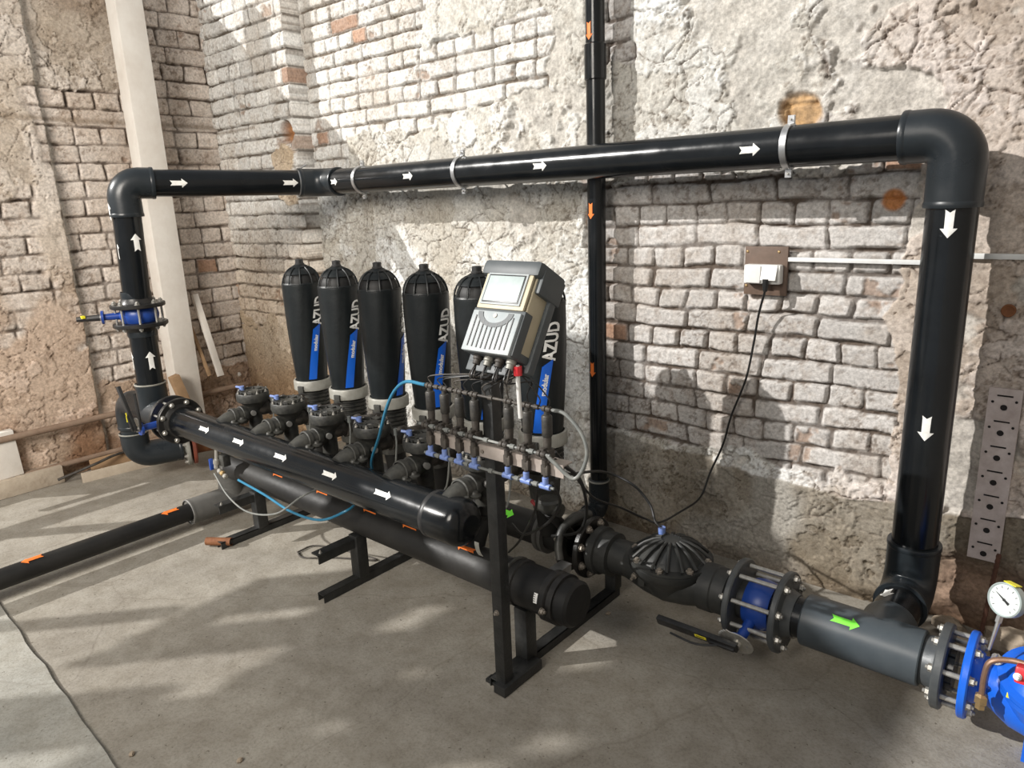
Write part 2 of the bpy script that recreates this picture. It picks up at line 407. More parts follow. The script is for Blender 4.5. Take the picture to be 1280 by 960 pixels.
def grid_wall(name, org, U, Wn, u0, u1, z0, z1, step, fn, m, lip=.12):
    """relief wall: org + U*u + Z*z + Wn*h(u,z); edges turned back by lip so that it has thickness"""
    nu = int((u1 - u0) / step) + 1; nz = int((z1 - z0) / step) + 1
    us = np.linspace(u0, u1, nu); zs = np.linspace(z0, z1, nz)
    uu, zz = np.meshgrid(us, zs)
    h, c = fn(uu, zz)
    h = h.copy(); h[:, 0] = -lip; h[:, -1] = -lip; h[0, :] = -lip; h[-1, :] = -lip
    uu[:, 0] = us[1]; uu[:, -1] = us[-2]; zz[0, :] = zs[1]; zz[-1, :] = zs[-2]
    org = np.array(org, float); U = np.array(U, float); Wn = np.array(Wn, float)
    co = uu[..., None] * U + h[..., None] * Wn; co[..., 2] += zz
    co = co.reshape(-1, 3)
    me = bpy.data.meshes.new(name); n = co.shape[0]
    me.vertices.add(n); me.vertices.foreach_set('co', co.astype(np.float32).ravel())
    a = np.arange(nu * nz).reshape(nz, nu)
    q = np.stack([a[:-1, :-1], a[:-1, 1:], a[1:, 1:], a[1:, :-1]], -1).reshape(-1, 4)
    if np.dot(np.cross(U, [0, 0, 1]), Wn) < 0: q = q[:, ::-1]
    nf = q.shape[0]
    me.loops.add(nf * 4); me.loops.foreach_set('vertex_index', np.ascontiguousarray(q).ravel().astype(np.int32))
    me.polygons.add(nf); me.polygons.foreach_set('loop_start', (np.arange(nf) * 4).astype(np.int32)); me.polygons.foreach_set('loop_total', np.full(nf, 4, np.int32))
    me.polygons.foreach_set('use_smooth', np.ones(nf, bool)); me.update(calc_edges=True)
    at = me.color_attributes.new('albedo', 'FLOAT_COLOR', 'POINT')
    cc = np.ones((n, 4), np.float32); cc[:, :3] = c.reshape(-1, 3); at.data.foreach_set('color', cc.ravel())
    me.materials.append(m)
    o = bpy.data.objects.new(name, me); COL.objects.link(o); o.location = org; WL[o.name] = V(org)
    o['kind'] = 'structure'
    return o
def mix(a, b, t): return a * (1 - t[..., None]) + b * t[..., None]
C = lambda *a: np.array(a, float)

# ------------------------------------------------------------------ structure
YW = 2.83; XL = -5.06
def brick_surface(u, z, seed, paint, joint, warp=.012, bare=.02, course=.086, L=.268):
    d, r1, r2, r3 = bricks(u, z, seed, warp, course, L)
    face = sst(0, .009, d)
    h = face * .013 + r1 * .005 * face + .003 * (fbm(u, z, 30, 3, seed) - .5) + .002 * (fbm(u, z, 90, 2, seed) - .5)
    deep = sst(.5, .75, fbm(u, z, 6, 3, seed + 20))
    h = h - (1 - face) * .012 * deep
    tone = (.82 + .22 * r2)[..., None]
    dirt = sst(.45, .75, fbm(u, z, 3.2, 5, seed + 30, .6))
    fine = sst(.50, .72, fbm(u, z, 26, 4, seed + 31, .65))
    pc = paint * tone
    pc = mix(pc, paint * C(.72, .66, .6), dirt * .6); pc = mix(pc, paint * C(.55, .48, .42), fine * .45)
    fill = sst(.42, .66, fbm(u, z, 7, 4, seed + 40, .6))
    jc = mix(np.broadcast_to(joint, pc.shape), pc * .66, fill * (.4 if seed in (11, 3) else .6))
    face0 = sst(-.001, .004, d)
    col = mix(jc, pc, face0); h = h + (1 - face) * fill * .008
    gr = sst(.56, .70, fbm(u, z, 45, 4, seed + 45, .75)) * (.35 + .65 * sst(.4, .6, fbm(u, z, 3, 3, seed + 46))); col = mix(col, col * C(.42, .37, .33), gr * .75); h = h - gr * .0025
    # bare and broken bricks
    br = (r3 < bare * .6)[..., None] * face[..., None]
    bc = C(.36, .2, .12) * (.6 + .9 * r1)[..., None]
    col = col * (1 - br * .8) + bc * br * .8
    ero = sst(.70, .76, fbm(u, z, 5, 5, seed + 33, .6)) * face
    h = h - ero * .009; col = mix(col, np.broadcast_to(C(.3, .2, .14), col.shape), ero * .7)
    return h, col
def plaster_surface(u, z, seed, base, crs=4.2, cr_amt=1.):
    h = .022 + .007 * (fbm(u, z, 3, 4, seed + 5) - .5) + .004 * (fbm(u, z, 22, 4, seed + 6, .6) - .5)
    blot = sst(.4, .7, fbm(u, z, 2.2, 5, seed + 7, .6)); fine = sst(.52, .7, fbm(u, z, 24, 5, seed + 8, .7))
    col = base * (.9 + .14 * fbm(u, z, 7, 3, seed + 9))[..., None]
    col = mix(col, base * C(.8, .76, .7), blot * .75); col = mix(col, base * C(.55, .5, .45), fine * .4)
    for q, (sc_, th) in enumerate(((1.9, .47), (2.7, .53), (4.3, .56))):
        nn = fbm(u, z, sc_, 6, seed + 60 + 9 * q, .6); h = h + .006 * (sst(th, th + .004, nn) - .4)
        ed = (1 - sst(0, .006, np.abs(nn - th))) * sst(.4, .55, fbm(u, z, 3, 3, seed + 66 + q)); col = mix(col, col * C(.36, .31, .27), ed * .8)
        if q < 2: col = mix(col, col * C(.84, .82, .79), 1 - sst(th, th + .004, nn))
    gr = sst(.55, .69, fbm(u, z, 48, 4, seed + 45, .75)) * (.3 + .7 * sst(.42, .6, fbm(u, z, 2.6, 3, seed + 46))); col = mix(col, col * C(.45, .41, .37), gr * .8); h = h - gr * .0025
    mk = sst(.46, .58, fbm(u, z, 2.1, 3, seed + 12))
    c1 = cracks(u, z, crs, .007, seed, mk); c2 = cracks(u, z, crs * 2.6, .004, seed + 4, sst(.5, .62, fbm(u, z, 3.3, 3, seed + 14)))
    cc = np.clip(c1 + c2 * .8, 0, 1) * cr_amt
    h = h - cc * .014; col = mix(col, np.broadcast_to(C(.13, .10, .08), col.shape), cc * .85)
    return h, col
def back_wall(u, z):
    hb, cb = brick_surface(u, z, 3, C(.74, .73, .70), C(.17, .14, .11))
    rough = sst(-1.7, -.9, u)
    h2, c2 = brick_surface(u, z, 11, C(.58, .555, .53), C(.11, .085, .068), .032, .04)
    t = sst(-2.0, -1.9, u); hb = hb * (1 - t) + h2 * t; cb = mix(cb, c2, t)
    hp, cp = plaster_surface(u, z, 21, C(.79, .80, .785))
    pk = sst(-1.15, -.55, u + .2 * (fbm(u, z, 2, 3, 61) - .5))
    cp = mix(cp, cp * C(.86, .76, .71), pk)
    # eroded, brownish zones of the plaster
    er = sst(.58, .64, fbm(u, z, 2.6, 5, 44, .62) - .1 * np.abs(z - 2.15) * (u < -1.2))
    er = er * sst(-3.4, -2.9, u)
    h3 = .008 + .016 * (fbm(u, z, 16, 4, 47, .6) - .5)
    c3 = C(.56, .53, .48) * (.55 + .8 * fbm(u, z, 13, 4, 48, .7))[..., None]
    hp = hp * (1 - er) + h3 * er; cp = mix(cp, c3, er * .8)
    # where bricks show
    n = .16 * (fbm(u, z, 4.5, 4, 50) - .5) + .05 * (fbm(u, z, 16, 3, 51) - .5)
    d = sdbox(u, z, -4.2, -2.95, 2.02, 3.3)
    d = np.minimum(d, sdbox(u, z, -4.2, -2.12, 2.07, 2.42)); d = np.minimum(d, sdbox(u, z, -4.2, -3.72, 1.72, 2.5))
    d = np.minimum(d, sdbox(u, z, -1.95, -.60, .50, 1.665)); d = np.minimum(d, sdbox(u, z, -1.98, -1.72, 2.15, 2.6))
    hole = np.hypot(u + 1.0, (z - 1.88) * 1.1) - .07 + .4 * n; d = np.minimum(d, hole)
    pm = sst(-.002, .004, d + n)
    h = hb * (1 - pm) + hp * pm; col = mix(cb, cp, pm)
    hm = 1 - sst(-.01, .02, hole); col = mix(col, C(.48, .30, .14) * (.6 + .7 * fbm(u, z, 30, 3, 77))[..., None], hm * .9); h = h - hm * .02
    ob = 1 - sst(.03, .045, np.hypot(u + .655, z - 1.55)); col = mix(col, np.broadcast_to(C(.5, .19, .05), col.shape), ob * .9)
    # smooth grey cement render at the bottom
    lim = .46 + .16 * (fbm(u, z * .3, 2.2, 4, 55) - .5) + .04 * (fbm(u, z, 12, 3, 56) - .5)
    cm = (1 - sst(-.004, .004, z - lim)) * sst(-1.98, -1.92, u)
    hc, cc = plaster_surface(u, z, 70, C(.36, .33, .28), 3.2, .6); hc = hc + .006
    cc = mix(cc, np.broadcast_to(C(.44, .43, .4), cc.shape), sst(.5, .7, fbm(u, z, 3, 3, 57)) * .5)
    h = h * (1 - cm) + hc * cm; col = mix(col, cc, cm)
    # rubble base at far right
    rb = sst(-.5, -.35, u + .1 * (fbm(u, z, 7, 3, 58) - .5)) * (1 - sst(.2, .34, z))
    col = mix(col, C(.26, .18, .13) * (.5 + fbm(u, z, 14, 4, 59, .7))[..., None], rb); h = h - rb * (.03 + .05 * (fbm(u, z, 9, 4, 60) - .5))
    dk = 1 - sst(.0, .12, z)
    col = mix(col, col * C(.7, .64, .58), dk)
    return h, col
MW = vcol_mat('whitewashed_masonry')
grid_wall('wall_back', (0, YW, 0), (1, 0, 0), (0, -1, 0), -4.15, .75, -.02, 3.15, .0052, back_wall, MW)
def pil_wall(u, z):
    h, c = brick_surface(u, z, 33, C(.76, .75, .72), C(.12, .10, .08), .012, .03, .098, .29)
    hp, cp = plaster_surface(u, z, 35, C(.8, .69, .56))
    n = .2 * (fbm(u, z, 5, 4, 80) - .5)
    pm = 1 - sst(-.003, .004, z - .85 + n * 1.8); pm = np.maximum(pm, 1 - sst(-.002, .004, sdbox(u, z, -4.35, -4.1, 1.62, 1.95) + n))
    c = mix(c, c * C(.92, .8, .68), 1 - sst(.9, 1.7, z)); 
    h = h * (1 - pm) + hp * pm; c = mix(c, cp, pm)
    gap = 1 - sst(.05, .075, np.hypot(u + 4.15, z - 2.07) + n * .1); h = h - gap * .07; c = mix(c, C(.4, .2, .09) * (.4 + fbm(u, z, 20, 3, 82))[..., None], gap)
    gr = 1 - sst(0, .02, np.abs(z - 2.13 + .02 * n)); c = mix(c, c * C(.45, .4, .35), gr * (u < -4.5) * .8)
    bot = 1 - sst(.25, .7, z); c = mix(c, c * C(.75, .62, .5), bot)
    return h, c
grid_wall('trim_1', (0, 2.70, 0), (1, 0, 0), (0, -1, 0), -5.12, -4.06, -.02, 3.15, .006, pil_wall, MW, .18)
def left_wall(u, z):   # u = Y
    h, c = brick_surface(u, z, 53, C(.76, .68, .61), C(.13, .10, .08), .012, .02, .107, .31)
    hp, cp = plaster_surface(u, z, 57, C(.74, .67, .6), 3.6)
    n = .22 * (fbm(u, z, 4, 4, 90) - .5) + .05 * (fbm(u, z, 18, 3, 91) - .5)
    d = -(z - 2.38) ; d = np.maximum(d, -(2.3 - u) * 1.0)      # upper plaster
    pm = sst(-.002, .004, -d + n)
    low = 1 - sst(-.003, .004, z - .52 - .8 * n - .3 * (u < 1.62)); pm = np.maximum(pm, low)
    lf = 1 - sst(-.003, .004, u - 1.60 + .12 * n); pm = np.maximum(pm, lf * sst(.35, .45, fbm(u, z, 3, 3, 95)))
    cp = mix(cp, cp * C(1.0, .88, .8), 1 - sst(.9, 1.5, z))
    cp = mix(cp, cp * C(.66, .52, .43), (1 - sst(.15, .6, z)) * sst(.35, .6, fbm(u, z, 4, 4, 96)))
    h = h * (1 - pm) + hp * pm; c = mix(c, cp, pm)
    prj = (1 - sst(1.595, 1.612, u + .03 * (fbm(u, z, 9, 3, 92) - .5))); h = h + prj * .045
    edge = 1 - sst(.0, .022, np.abs(u - 1.615 + .03 * (fbm(u, z, 9, 3, 92) - .5))); c = mix(c, np.broadcast_to(C(.66, .62, .55), c.shape), edge * .8)
    ins = (1 - sst(2.15, 2.17, z)); h = h + ins * .03
    led = 1 - sst(0, .03, np.abs(z - 2.175)); c = mix(c, C(.2, .15, .1) + 0 * c, led * .6)
    c = mix(c, c * C(.62, .55, .5), sst(.5, .7, fbm(u, z, 2, 4, 98)) * .6 * (z > 1.9))
    return h, c
grid_wall('wall_left', (XL, 0, 0), (0, 1, 0), (1, 0, 0), 1.0, 2.85, -.02, 3.05, .0065, left_wall, MW)

def floor_mat(name, a, b2, wet):
    m = bpy.data.materials.new(name); m.use_nodes = True; nt = m.node_tree; N = nt.nodes; L = nt.links; bs = N['Principled BSDF']
    tc = N.new('ShaderNodeTexCoord')
    def noise(sc, det=8, ro=.65):
        n = N.new('ShaderNodeTexNoise'); n.inputs['Scale'].default_value = sc; n.inputs['Detail'].default_value = det; n.inputs['Roughness'].default_value = ro
        L.new(tc.outputs['Object'], n.inputs['Vector']); return n.outputs['Fac']
    def ramp(f, p0, c0, p1, c1):
        r = N.new('ShaderNodeValToRGB'); e = r.color_ramp.elements; e[0].position = p0; e[1].position = p1; e[0].color = (*c0, 1); e[1].color = (*c1, 1)
        L.new(f, r.inputs['Fac']); return r.outputs['Color']
    def mul(A, B, fac=1):
        x = N.new('ShaderNodeMix'); x.data_type = 'RGBA'; x.blend_type = 'MULTIPLY'; x.inputs['Factor'].default_value = fac
        L.new(A, x.inputs['A']); L.new(B, x.inputs['B']); return x.outputs['Result']
    big = noise(1.3); mid = noise(9); fin = noise(120, 4)
    c = ramp(big, .35, a, .65, b2)
    c = mul(c, ramp(mid, .35, (.78, .76, .73), .6, (1, 1, 1)), .9)
    c = mul(c, ramp(fin, .35, (.72, .7, .68), .55, (1, 1, 1)), .7)
    vo = N.new('ShaderNodeTexVoronoi'); vo.feature = 'DISTANCE_TO_EDGE'; vo.inputs['Scale'].default_value = .75
    wv = N.new('ShaderNodeTexNoise'); wv.inputs['Scale'].default_value = 3; wv.inputs['Detail'].default_value = 6
    L.new(tc.outputs['Object'], wv.inputs['Vector'])
    ad = N.new('ShaderNodeVectorMath'); ad.operation = 'MULTIPLY_ADD'; ad.inputs[1].default_value = (.18, .18, 0)
    L.new(wv.outputs['Color'], ad.inputs[0]); L.new(tc.outputs['Object'], ad.inputs[2]); L.new(ad.outputs[0], vo.inputs['Vector'])
    ck = ramp(vo.outputs['Distance'], .0006, (.45, .4, .36), .0022, (1, 1, 1))
    c = mul(c, ck, .28)
    sp = noise(55, 2); c = mul(c, ramp(sp, .27, (.4, .37, .33), .31, (1, 1, 1)), .8)
    L.new(c, bs.inputs['Base Color']); bs.inputs['Roughness'].default_value = .8 - wet
    bs.inputs['Specular IOR Level'].default_value = .3
    bp = N.new('ShaderNodeBump'); bp.inputs['Strength'].default_value = .45; bp.inputs['Distance'].default_value = .01
    L.new(mid, bp.inputs['Height'])
    bp2 = N.new('ShaderNodeBump'); bp2.inputs['Strength'].default_value = .35; bp2.inputs['Distance'].default_value = .003
    L.new(fin, bp2.inputs['Height']); L.new(bp.outputs['Normal'], bp2.inputs['Normal']); L.new(bp2.outputs['Normal'], bs.inputs['Normal'])
    return m
M_FLOOR = floor_mat('concrete_floor', (.27, .25, .215), (.37, .347, .3), .1)
M_SLAB = floor_mat('old_concrete_slab', (.29, .29, .265), (.4, .39, .35), 0)
MB().box((-1.9, 1.15, -.06), (7.2, 4.0, .12)).build('floor', M_FLOOR); struct('floor', 'dusty smooth concrete floor')
# older, slightly raised slab in front, with a ragged edge along the machine
b = MB(); xs = np.linspace(-5.4, .6, 160); yy = .60 + .012 * (fbm(xs, xs * 0 + 3, 6, 4, 5) - .5) * 2 + .006 * np.sin(xs * 2)
yy = yy + (xs + 3.6) * -.05
top = [(x, y, .012) for x, y in zip(xs, yy)]; bot = [(x, y + .008, -.001) for x, y in zip(xs, yy)]; fr = [(x, -.85, .012) for x in xs]
n = len(xs); b.v = top + bot + fr
for i in range(n - 1): b.f.append((i, i + 1, n + i + 1, n + i)[::-1]); b.f.append((2 * n + i, 2 * n + i + 1, i + 1, i))
b.build('floor_slab', M_SLAB); struct('floor_slab', 'older rough concrete slab in the bottom left corner')

# unseen sun blocker, added left of the picture: holed panel and beams shaping shadows
M_PLN = mat('sun_blocker_plaster', (.6, .57, .52), .9, 0, (.5, .47, .42), 4, .5)
b = MB(); rw = random.Random(21)
for i in range(40):
    for k in range(12):
        y = -1.37 - .13 * i; z = 2.11 + .118 * k
        hole = y < -1.75 and vnoise(np.array(y * 3.1), np.array(z * 3.7), 3) > .60
        if not hole: b.box((XL - .15, y, z), (.04, .132, .12), Matrix.Rotation(rw.uniform(-.25, .25) if y < -1.7 else 0, 3, 'X'))
if 1: b.box((XL - .15, -4.6, 3.78), (.25, 4.2, .42))
for y, z, w_, h_ in ((-2.42, 3.04, .12, .2), (-2.72, 3.04, .2, .2), (-3.1, 3.04, .3, .2), (-2.5, 3.52, .08, .16), (-2.66, 3.52, .1, .16), (-2.95, 3.52, .26, .16), (-3.5, 3.52, .5, .16), (-3.7, 3.04, .5, .2)): b.box((XL - .15, y, z), (.22, w_, h_))
if 1: b.box((XL - .15, -1.25, 3.35), (.25, 1.1, .5))
for z in (.75, 1.35): b.box((XL - .15, -2.2, z), (.06, 6.2, .10))
for y in (-1.6, -.2): b.box((XL - .15, y, 1.0), (.06, .08, 2.0))
b.build('sun_blocker', M_PLN); struct('sun_blocker')

M_HALL = mat('hall_side_wall', (.3, .28, .25), .9, 0, (.24, .22, .2), 4, .5)
MB().box((1.45, -1.2, 2.2), (.2, 8.4, 4.6)).build('wall_right', M_HALL); struct('wall_right')  # unseen hall side wall, added to dim ambient light from the right
# ------------------------------------------------------------------ generic pipe run
def pipe(parent, a, c, r, m=None, name='pipe', seg=40): return MB().cyl(a, c, r, seg=seg).build(name, m or M_PIPE, parent)
def ring(parent, p, ax, r, w=.006, t=.003, m=None, name='joint_ring'):
    return MB().lathe([(r - .001, -w), (r + t, -w * .6), (r + t, w * .6), (r - .001, w)], p, ax, 36).build(name, m or M_FIT, parent)
TOC = lambda p: (V((0, 0, 1.6)) - V(p))          # towards the viewer
rP = .07
UZ = 1.742; UY = 2.6; RX = -.438; LX = -4.03; LY = 1.6
CX = P(405, 228, 1, UY).x
# overhead run along the back wall
T = thing('overhead_pipe', 'black overhead pipe running high across the whole back wall', 'pipe', (CX, UY, UZ - rP))
pipe(T, (CX + .03, UY, UZ), (RX - .1, UY, UZ), rP)
Lc = V((LX, LY, UZ + .02)); Cc = V((CX, UY, UZ)); dl = (Cc - Lc).normalized()
elbow(T, Cc, dl, (1, 0, 0), .079, .15, .15, .081, M_FIT)
pipe(T, Lc + dl * .05, Cc - dl * .05, rP)
elbow(T, Lc, (0, 0, 1), dl, .080, .17, .15, .082, M_FIT)
elbow(T, (RX, UY, UZ), (1, 0, 0), (0, 0, -1), .080, .155, .215, .085, M_FIT)
for px, py in ((513, 218), (678, 206), (940, 181)):
    q = P(px, py, 1, UY - .05); q = V((q.x, UY, UZ)); arrow(T, q, (1, 0, 0), TOC(q), rP, .075, .042)
q = V((P(430, 226, 1, UY).x, UY, UZ)); arrow(T, q, (1, 0, 0), TOC(q), rP, .06, .04)
for s in (.25, .80):
    q = Lc.lerp(Cc, s); arrow(T, q, dl, TOC(q), rP, .085, .045)
# right riser
T = thing('riser_pipe', 'thick black vertical pipe dropping down the right side of the wall', 'pipe', (RX, UY, .14))
EZ = .21
pipe(T, (RX, UY, UZ - .10), (RX, UY, EZ + .1), rP + .002)
elbow(T, (RX, UY, EZ), (0, 0, -1), (0, -1, 0), .083, .185, .135, .088, M_FIT)
pipe(T, (RX, UY - .05, EZ), (RX, 2.25, EZ), rP + .002)
for z in (1.48, .83): q = V((RX, UY, z)); arrow(T, q, (0, 0, -1), TOC(q) + V((-.15, 0, 0)), rP + .002, .085, .045)
q = V((RX, 2.41, EZ)); arrow(T, q, (0, -1, 0), V((-.5, -.3, 1)), rP + .002, .06, .045)
# clamps on the overhead run
for i, (px, lab) in enumerate(((452, 'galvanised pipe clamp on overhead pipe, just right of its corner bend'), (578, 'galvanised pipe clamp in the middle of the overhead pipe'), (986, 'large galvanised pipe clamp on overhead pipe near its right elbow'))):
    x = P(px, 205, 1, UY).x
    T = thing('pipe_clamp', lab, 'pipe clamp', (x, UY, UZ - .09), 'clamps holding the overhead pipe')
    MB().lathe([(rP, -.011), (rP + .006, -.011), (rP + .006, .011), (rP, .011)], (x, UY, UZ), (1, 0, 0), 40).build('band', M_STEEL, T)
    for s in (1, -1):
        b = MB(); b.box((x, UY, UZ + s * (rP + .018)), (.022, .006, .03)); b.box((x, UY + .008, UZ + s * (rP + .018)), (.022, .004, .03)); b.build('lug', M_STEEL, T)
        MB().cyl((x, UY - .012, UZ + s * (rP + .02)), (x, UY + .02, UZ + s * (rP + .02)), .004, seg=8).build('screw', M_BOLT, T)
    MB().cyl((x, UY + rP, UZ), (x, YW, UZ), .005, seg=8).build('wall_rod', M_BOLTD, T)
x = P(385, 228, 1, UY - .15); q = Lc.lerp(Cc, .86)
T = thing('pipe_clamp', 'thin galvanised clamp left of the overhead pipe corner bend', 'pipe clamp', q - V((0, 0, .09)), 'clamps holding the overhead pipe')
MB().lathe([(rP, -.008), (rP + .005, -.008), (rP + .005, .008), (rP, .008)], q, dl, 40).build('band', M_STEEL, T)
MB().cyl(q + V((0, 0, rP)), q + V((0, .06, rP + .03)), .005, seg=8).build('lug', M_STEEL, T)

# centre standpipe on the wall
SX = -1.835; SY = 2.722
T = thing('standpipe', 'slim black vertical pipe on the back wall behind the overhead pipe', 'pipe', (SX, SY, .05))
pipe(T, (SX, SY, .16), (SX, SY, 3.1), .041, seg=28)
MB().lathe([(.042, 0), (.047, .004), (.047, .14), (.042, .145)], (SX, SY, 2.08), (0, 0, 1), 28).build('coupling', M_PIPE, T)
MB().lathe([(.042, 0), (.05, .004), (.05, .12), (.042, .125)], (SX, SY, .14), (0, 0, 1), 28).build('coupling', M_FIT, T)
ring(T, (SX, SY, .255), (0, 0, 1), .05, .005, .003, M_RING)
elbow(T, (SX, SY, .1), (0, 0, -1), (0, -1, 0), .05, .06, .09, .052, M_FIT)
pipe(T, (SX, SY - .05, .1), (SX, SY - .34, .1), .044, M_FIT)
for z in (2.27, 1.54, .82): q = V((SX, SY, z)); arrow(T, q, (0, 0, -1), V((-.1, -1, 0)), .041, .07, .035, M_ARO)

# ------------------------------------------------------------------ left riser with its valve
FR = .125; FRb = .105
def bf_valve(label, c, ax, neck, m, L=.07, R=.10, neckL=.12, lev=None, name='butterfly_valve', levl=.18, body=True, gap=.07, pr=.062, lw=.026):
    """wafer valve: body between flanges, stem neck, notched plate and lever"""
    c = V(c); ax = V(ax).normalized(); nk = V(neck).normalized()
    T = thing(name, label, 'valve', c)
    MB().lathe([(.066, -gap / 2), (R * .86, -gap / 2), (R * .95, -gap * .3), (R, 0), (R * .95, gap * .3), (R * .86, gap / 2), (.066, gap / 2)], c, ax, 36).build('body', m, T)
    b = MB(); b.cyl(c + nk * R * .9, c + nk * (R + neckL), .02, .017, 16); b.lathe([(.0, 0), (.036, 0), (.036, .012), (0, .012)], c + nk * (R + neckL), nk, 20); b.build('neck', m, T)
    top = c + nk * (R + neckL + .012)
    b = MB(); lv = V(lev).normalized()
    sgm = []
    for k in range(25):
        t = -1.2 + 2.4 * k / 24; rr = pr if k % 2 else pr * .86
        sgm.append((rr * math.cos(t), rr * math.sin(t)))
    sgm += ([(.015, .02), (.015, -.02)] if pr < .065 else [(pr * .8 * math.cos(t), pr * .8 * math.sin(t)) for t in [1.3 + 3.7 * q / 14 for q in range(15)]])
    sid = nk.cross(lv).normalized()
    b.ext(sgm, top, lv, sid, .004); b.lathe([(0, 0), (.016, 0), (.016, .016), (0, .016)], top, nk, 14); b.build('notch_plate', M_BOLT, T)
    b = MB(); R3 = Matrix((lv, sid, nk)).transposed()
    b.box(top + nk * .02 + lv * (levl / 2 - .01), (levl, lw, lw * .55), R3, .003)
    b.box(top + nk * .034 + lv * (.04), (.09, .012, .01), R3, .002)
    b.build('lever', M_BLKP, T)
    return T, top, R3, lv, sid, nk
T = thing('riser_pipe', 'black vertical pipe at far left, above its blue butterfly valve', 'pipe', (LX, LY, 1.1))
LX2 = -4.09
VZ = 1.072
pipe(T, (LX2 + .004, LY, VZ + .06), (LX, LY, UZ - .1), rP)
flange(T, (LX2, LY, VZ + .052), (0, 0, 1), .138, rP, .022, 8, .114, face=1)
ring(T, (LX2, LY, VZ + .105), (0, 0, 1), rP + .006, .022, .001, M_FIT)
q = V((LX + .005, LY, 1.46)); arrow(T, q, (0, 0, 1), TOC(q) + V((1, 1.2, 0)), rP, .09, .05)
q = V((LX + .005, LY, 1.62)); arrow(T, q, (0, 0, 1), V((-.2, -1, .0)), .081, .09, .05); q = V((LX, LY, 1.42)); arrow(T, q, (0, 0, 1), V((-.3, -1, .0)), rP, .09, .05)
vt = bf_valve('blue butterfly valve in the far left vertical pipe, lever pointing left', (LX2, LY, VZ), (0, 0, 1), (-.42, -.9, 0), M_BLUE, neckL=.07, lev=(-.42, -.9, 0), levl=.12, gap=.08)
studs(vt[0], (LX2, LY, VZ), (0, 0, 1), .10, .114)
n_ = V((-.42, -.9, 0)).normalized(); MB().cyl(V((LX2, LY, VZ)) + n_ * .19, V((LX2, LY, VZ)) + n_ * .30, .018, .014, 8).build('handle_end', M_BLKP, vt[0]); MB().box(V((LX2, LY, VZ)) + n_ * .26 + V((.01, -.012, .012)), (.02, .016, .014)).build('handle_label', M_YEL, vt[0], label='yellow tab on handle')
T = thing('riser_pipe', 'short black vertical pipe at far left between blue valve and tee', 'pipe', (LX2, LY, .5))
pipe(T, (LX2 - .01, LY, .56), (LX2, LY, VZ - .05), rP)
flange(T, (LX2, LY, VZ - .052), (0, 0, 1), .138, rP, .022, 8, .114, face=-1)
ring(T, (LX2, LY, VZ - .10), (0, 0, 1), rP + .006, .02, .001, M_FIT)
q = V((LX2, LY, .82)); arrow(T, q, (0, 0, 1), TOC(q) + V((.9, 1.1, 0)), rP, .1, .05); arrow(T, q, (0, 0, 1), V((-.35, -1, 0)), rP, .1, .05)
# tee, run to the left bend
FZ = .512
TX = LX2 - .04
b = MB(); b.cyl((TX - .15, LY, FZ), (TX + .19, LY, FZ), .082, seg=36); b.cyl((LX2 - .012, LY, FZ), (LX2 - .012, LY, FZ + .17), .080, seg=36); b.build('tee_body', M_FIT, T)
ring(T, (LX2 - .012, LY, FZ + .168), (0, 0, 1), .08, .005, .003, M_RING)
EX = -4.47
elbow(T, (EX, LY, FZ), (1, 0, 0), (0, 0, -1), .078, .0, .16, .08, M_FIT) if 0 else elbow(T, (EX, LY, FZ), (-1, 0, 0), (0, 0, -1), .079, .19, .16, .081, M_FIT)
pipe(T, (EX, LY, FZ - .1), (EX, LY, .24), rP, M_FIT)
dg = V((.33, .944, 0)).normalized(); EB = V((EX, LY, .17))
elbow(T, EB, (0, 0, -1), dg, .079, .15, .25, .082, M_FIT)
ring(T, EB + V((0, 0, .15)), (0, 0, 1), .08, .004, .003, M_RING)
f0 = EB + dg * .28
flange(T, f0, dg, .118, .05, .022, 8, .098, M_RING, M_BOLT, face=-1, hub=.02)
T = thing('rusty_pipe', 'rusty brown steel pipe with red oxide flange on the floor at left', 'pipe', f0 - V((0, 0, .12)))
flange(T, f0 + dg * .035, dg, .118, .05, .022, 8, .098, M_ROX, bolts=False, hub=.01, face=1)
pipe(T, f0 + dg * .04, f0 + dg * .36, .055, M_RUST)
flange(T, f0 + dg * .22, dg, .11, .05, .02, 8, .09, M_RUST, bolts=False, hub=.01)

# ------------------------------------------------------------------ front (inlet) manifold
MY = 1.6; MZ = FZ; rF = .078
FXa = -3.785; FXb = -3.88
flange(bpy.data.objects['riser_pipe.002'].name if 'riser_pipe.002' in bpy.data.objects else T, (FXb, MY, MZ), (1, 0, 0), .126, .06, .022, 8, FRb, face=-1, bolts=False)
vt = bf_valve('blue butterfly valve at left end of the long front pipe, black lever up', ((FXa + FXb) / 2, MY, MZ), (1, 0, 0), (0, -1, .0), M_BLUE, neckL=.085, lev=(-.30, -.1, 1), levl=.25, gap=.07, lw=.03)
studs(vt[0], ((FXa + FXb) / 2, MY, MZ), (1, 0, 0), .09, FRb)
b = MB(); tp = vt[1]; b.tube(smooth([tp + V((.02, 0, .0)), tp + V((.05, -.01, .08)), tp + V((.04, -.01, .2))], 6), .007, 8); b.build('trigger', M_BLKP, vt[0])
MB().box(tp + V((-.02, -.045, .07)), (.006, .004, .05)).build('lever_label', M_YEL, vt[0], label='yellow sticker on lever')
T = thing('manifold_pipe', 'long black front pipe with white arrows and rounded end cap', 'pipe', (-2.6, MY, MZ - rP))
pipe(T, (FXa - .01, MY, MZ), (-1.72, MY, MZ), rF)
flange(T, (FXa, MY, MZ), (1, 0, 0), .126, rF, .022, 8, FRb, face=1, mb=M_BOLT)
CXe = -1.655
prof = [(.079, 0), (.087, .003), (.087, .12)]
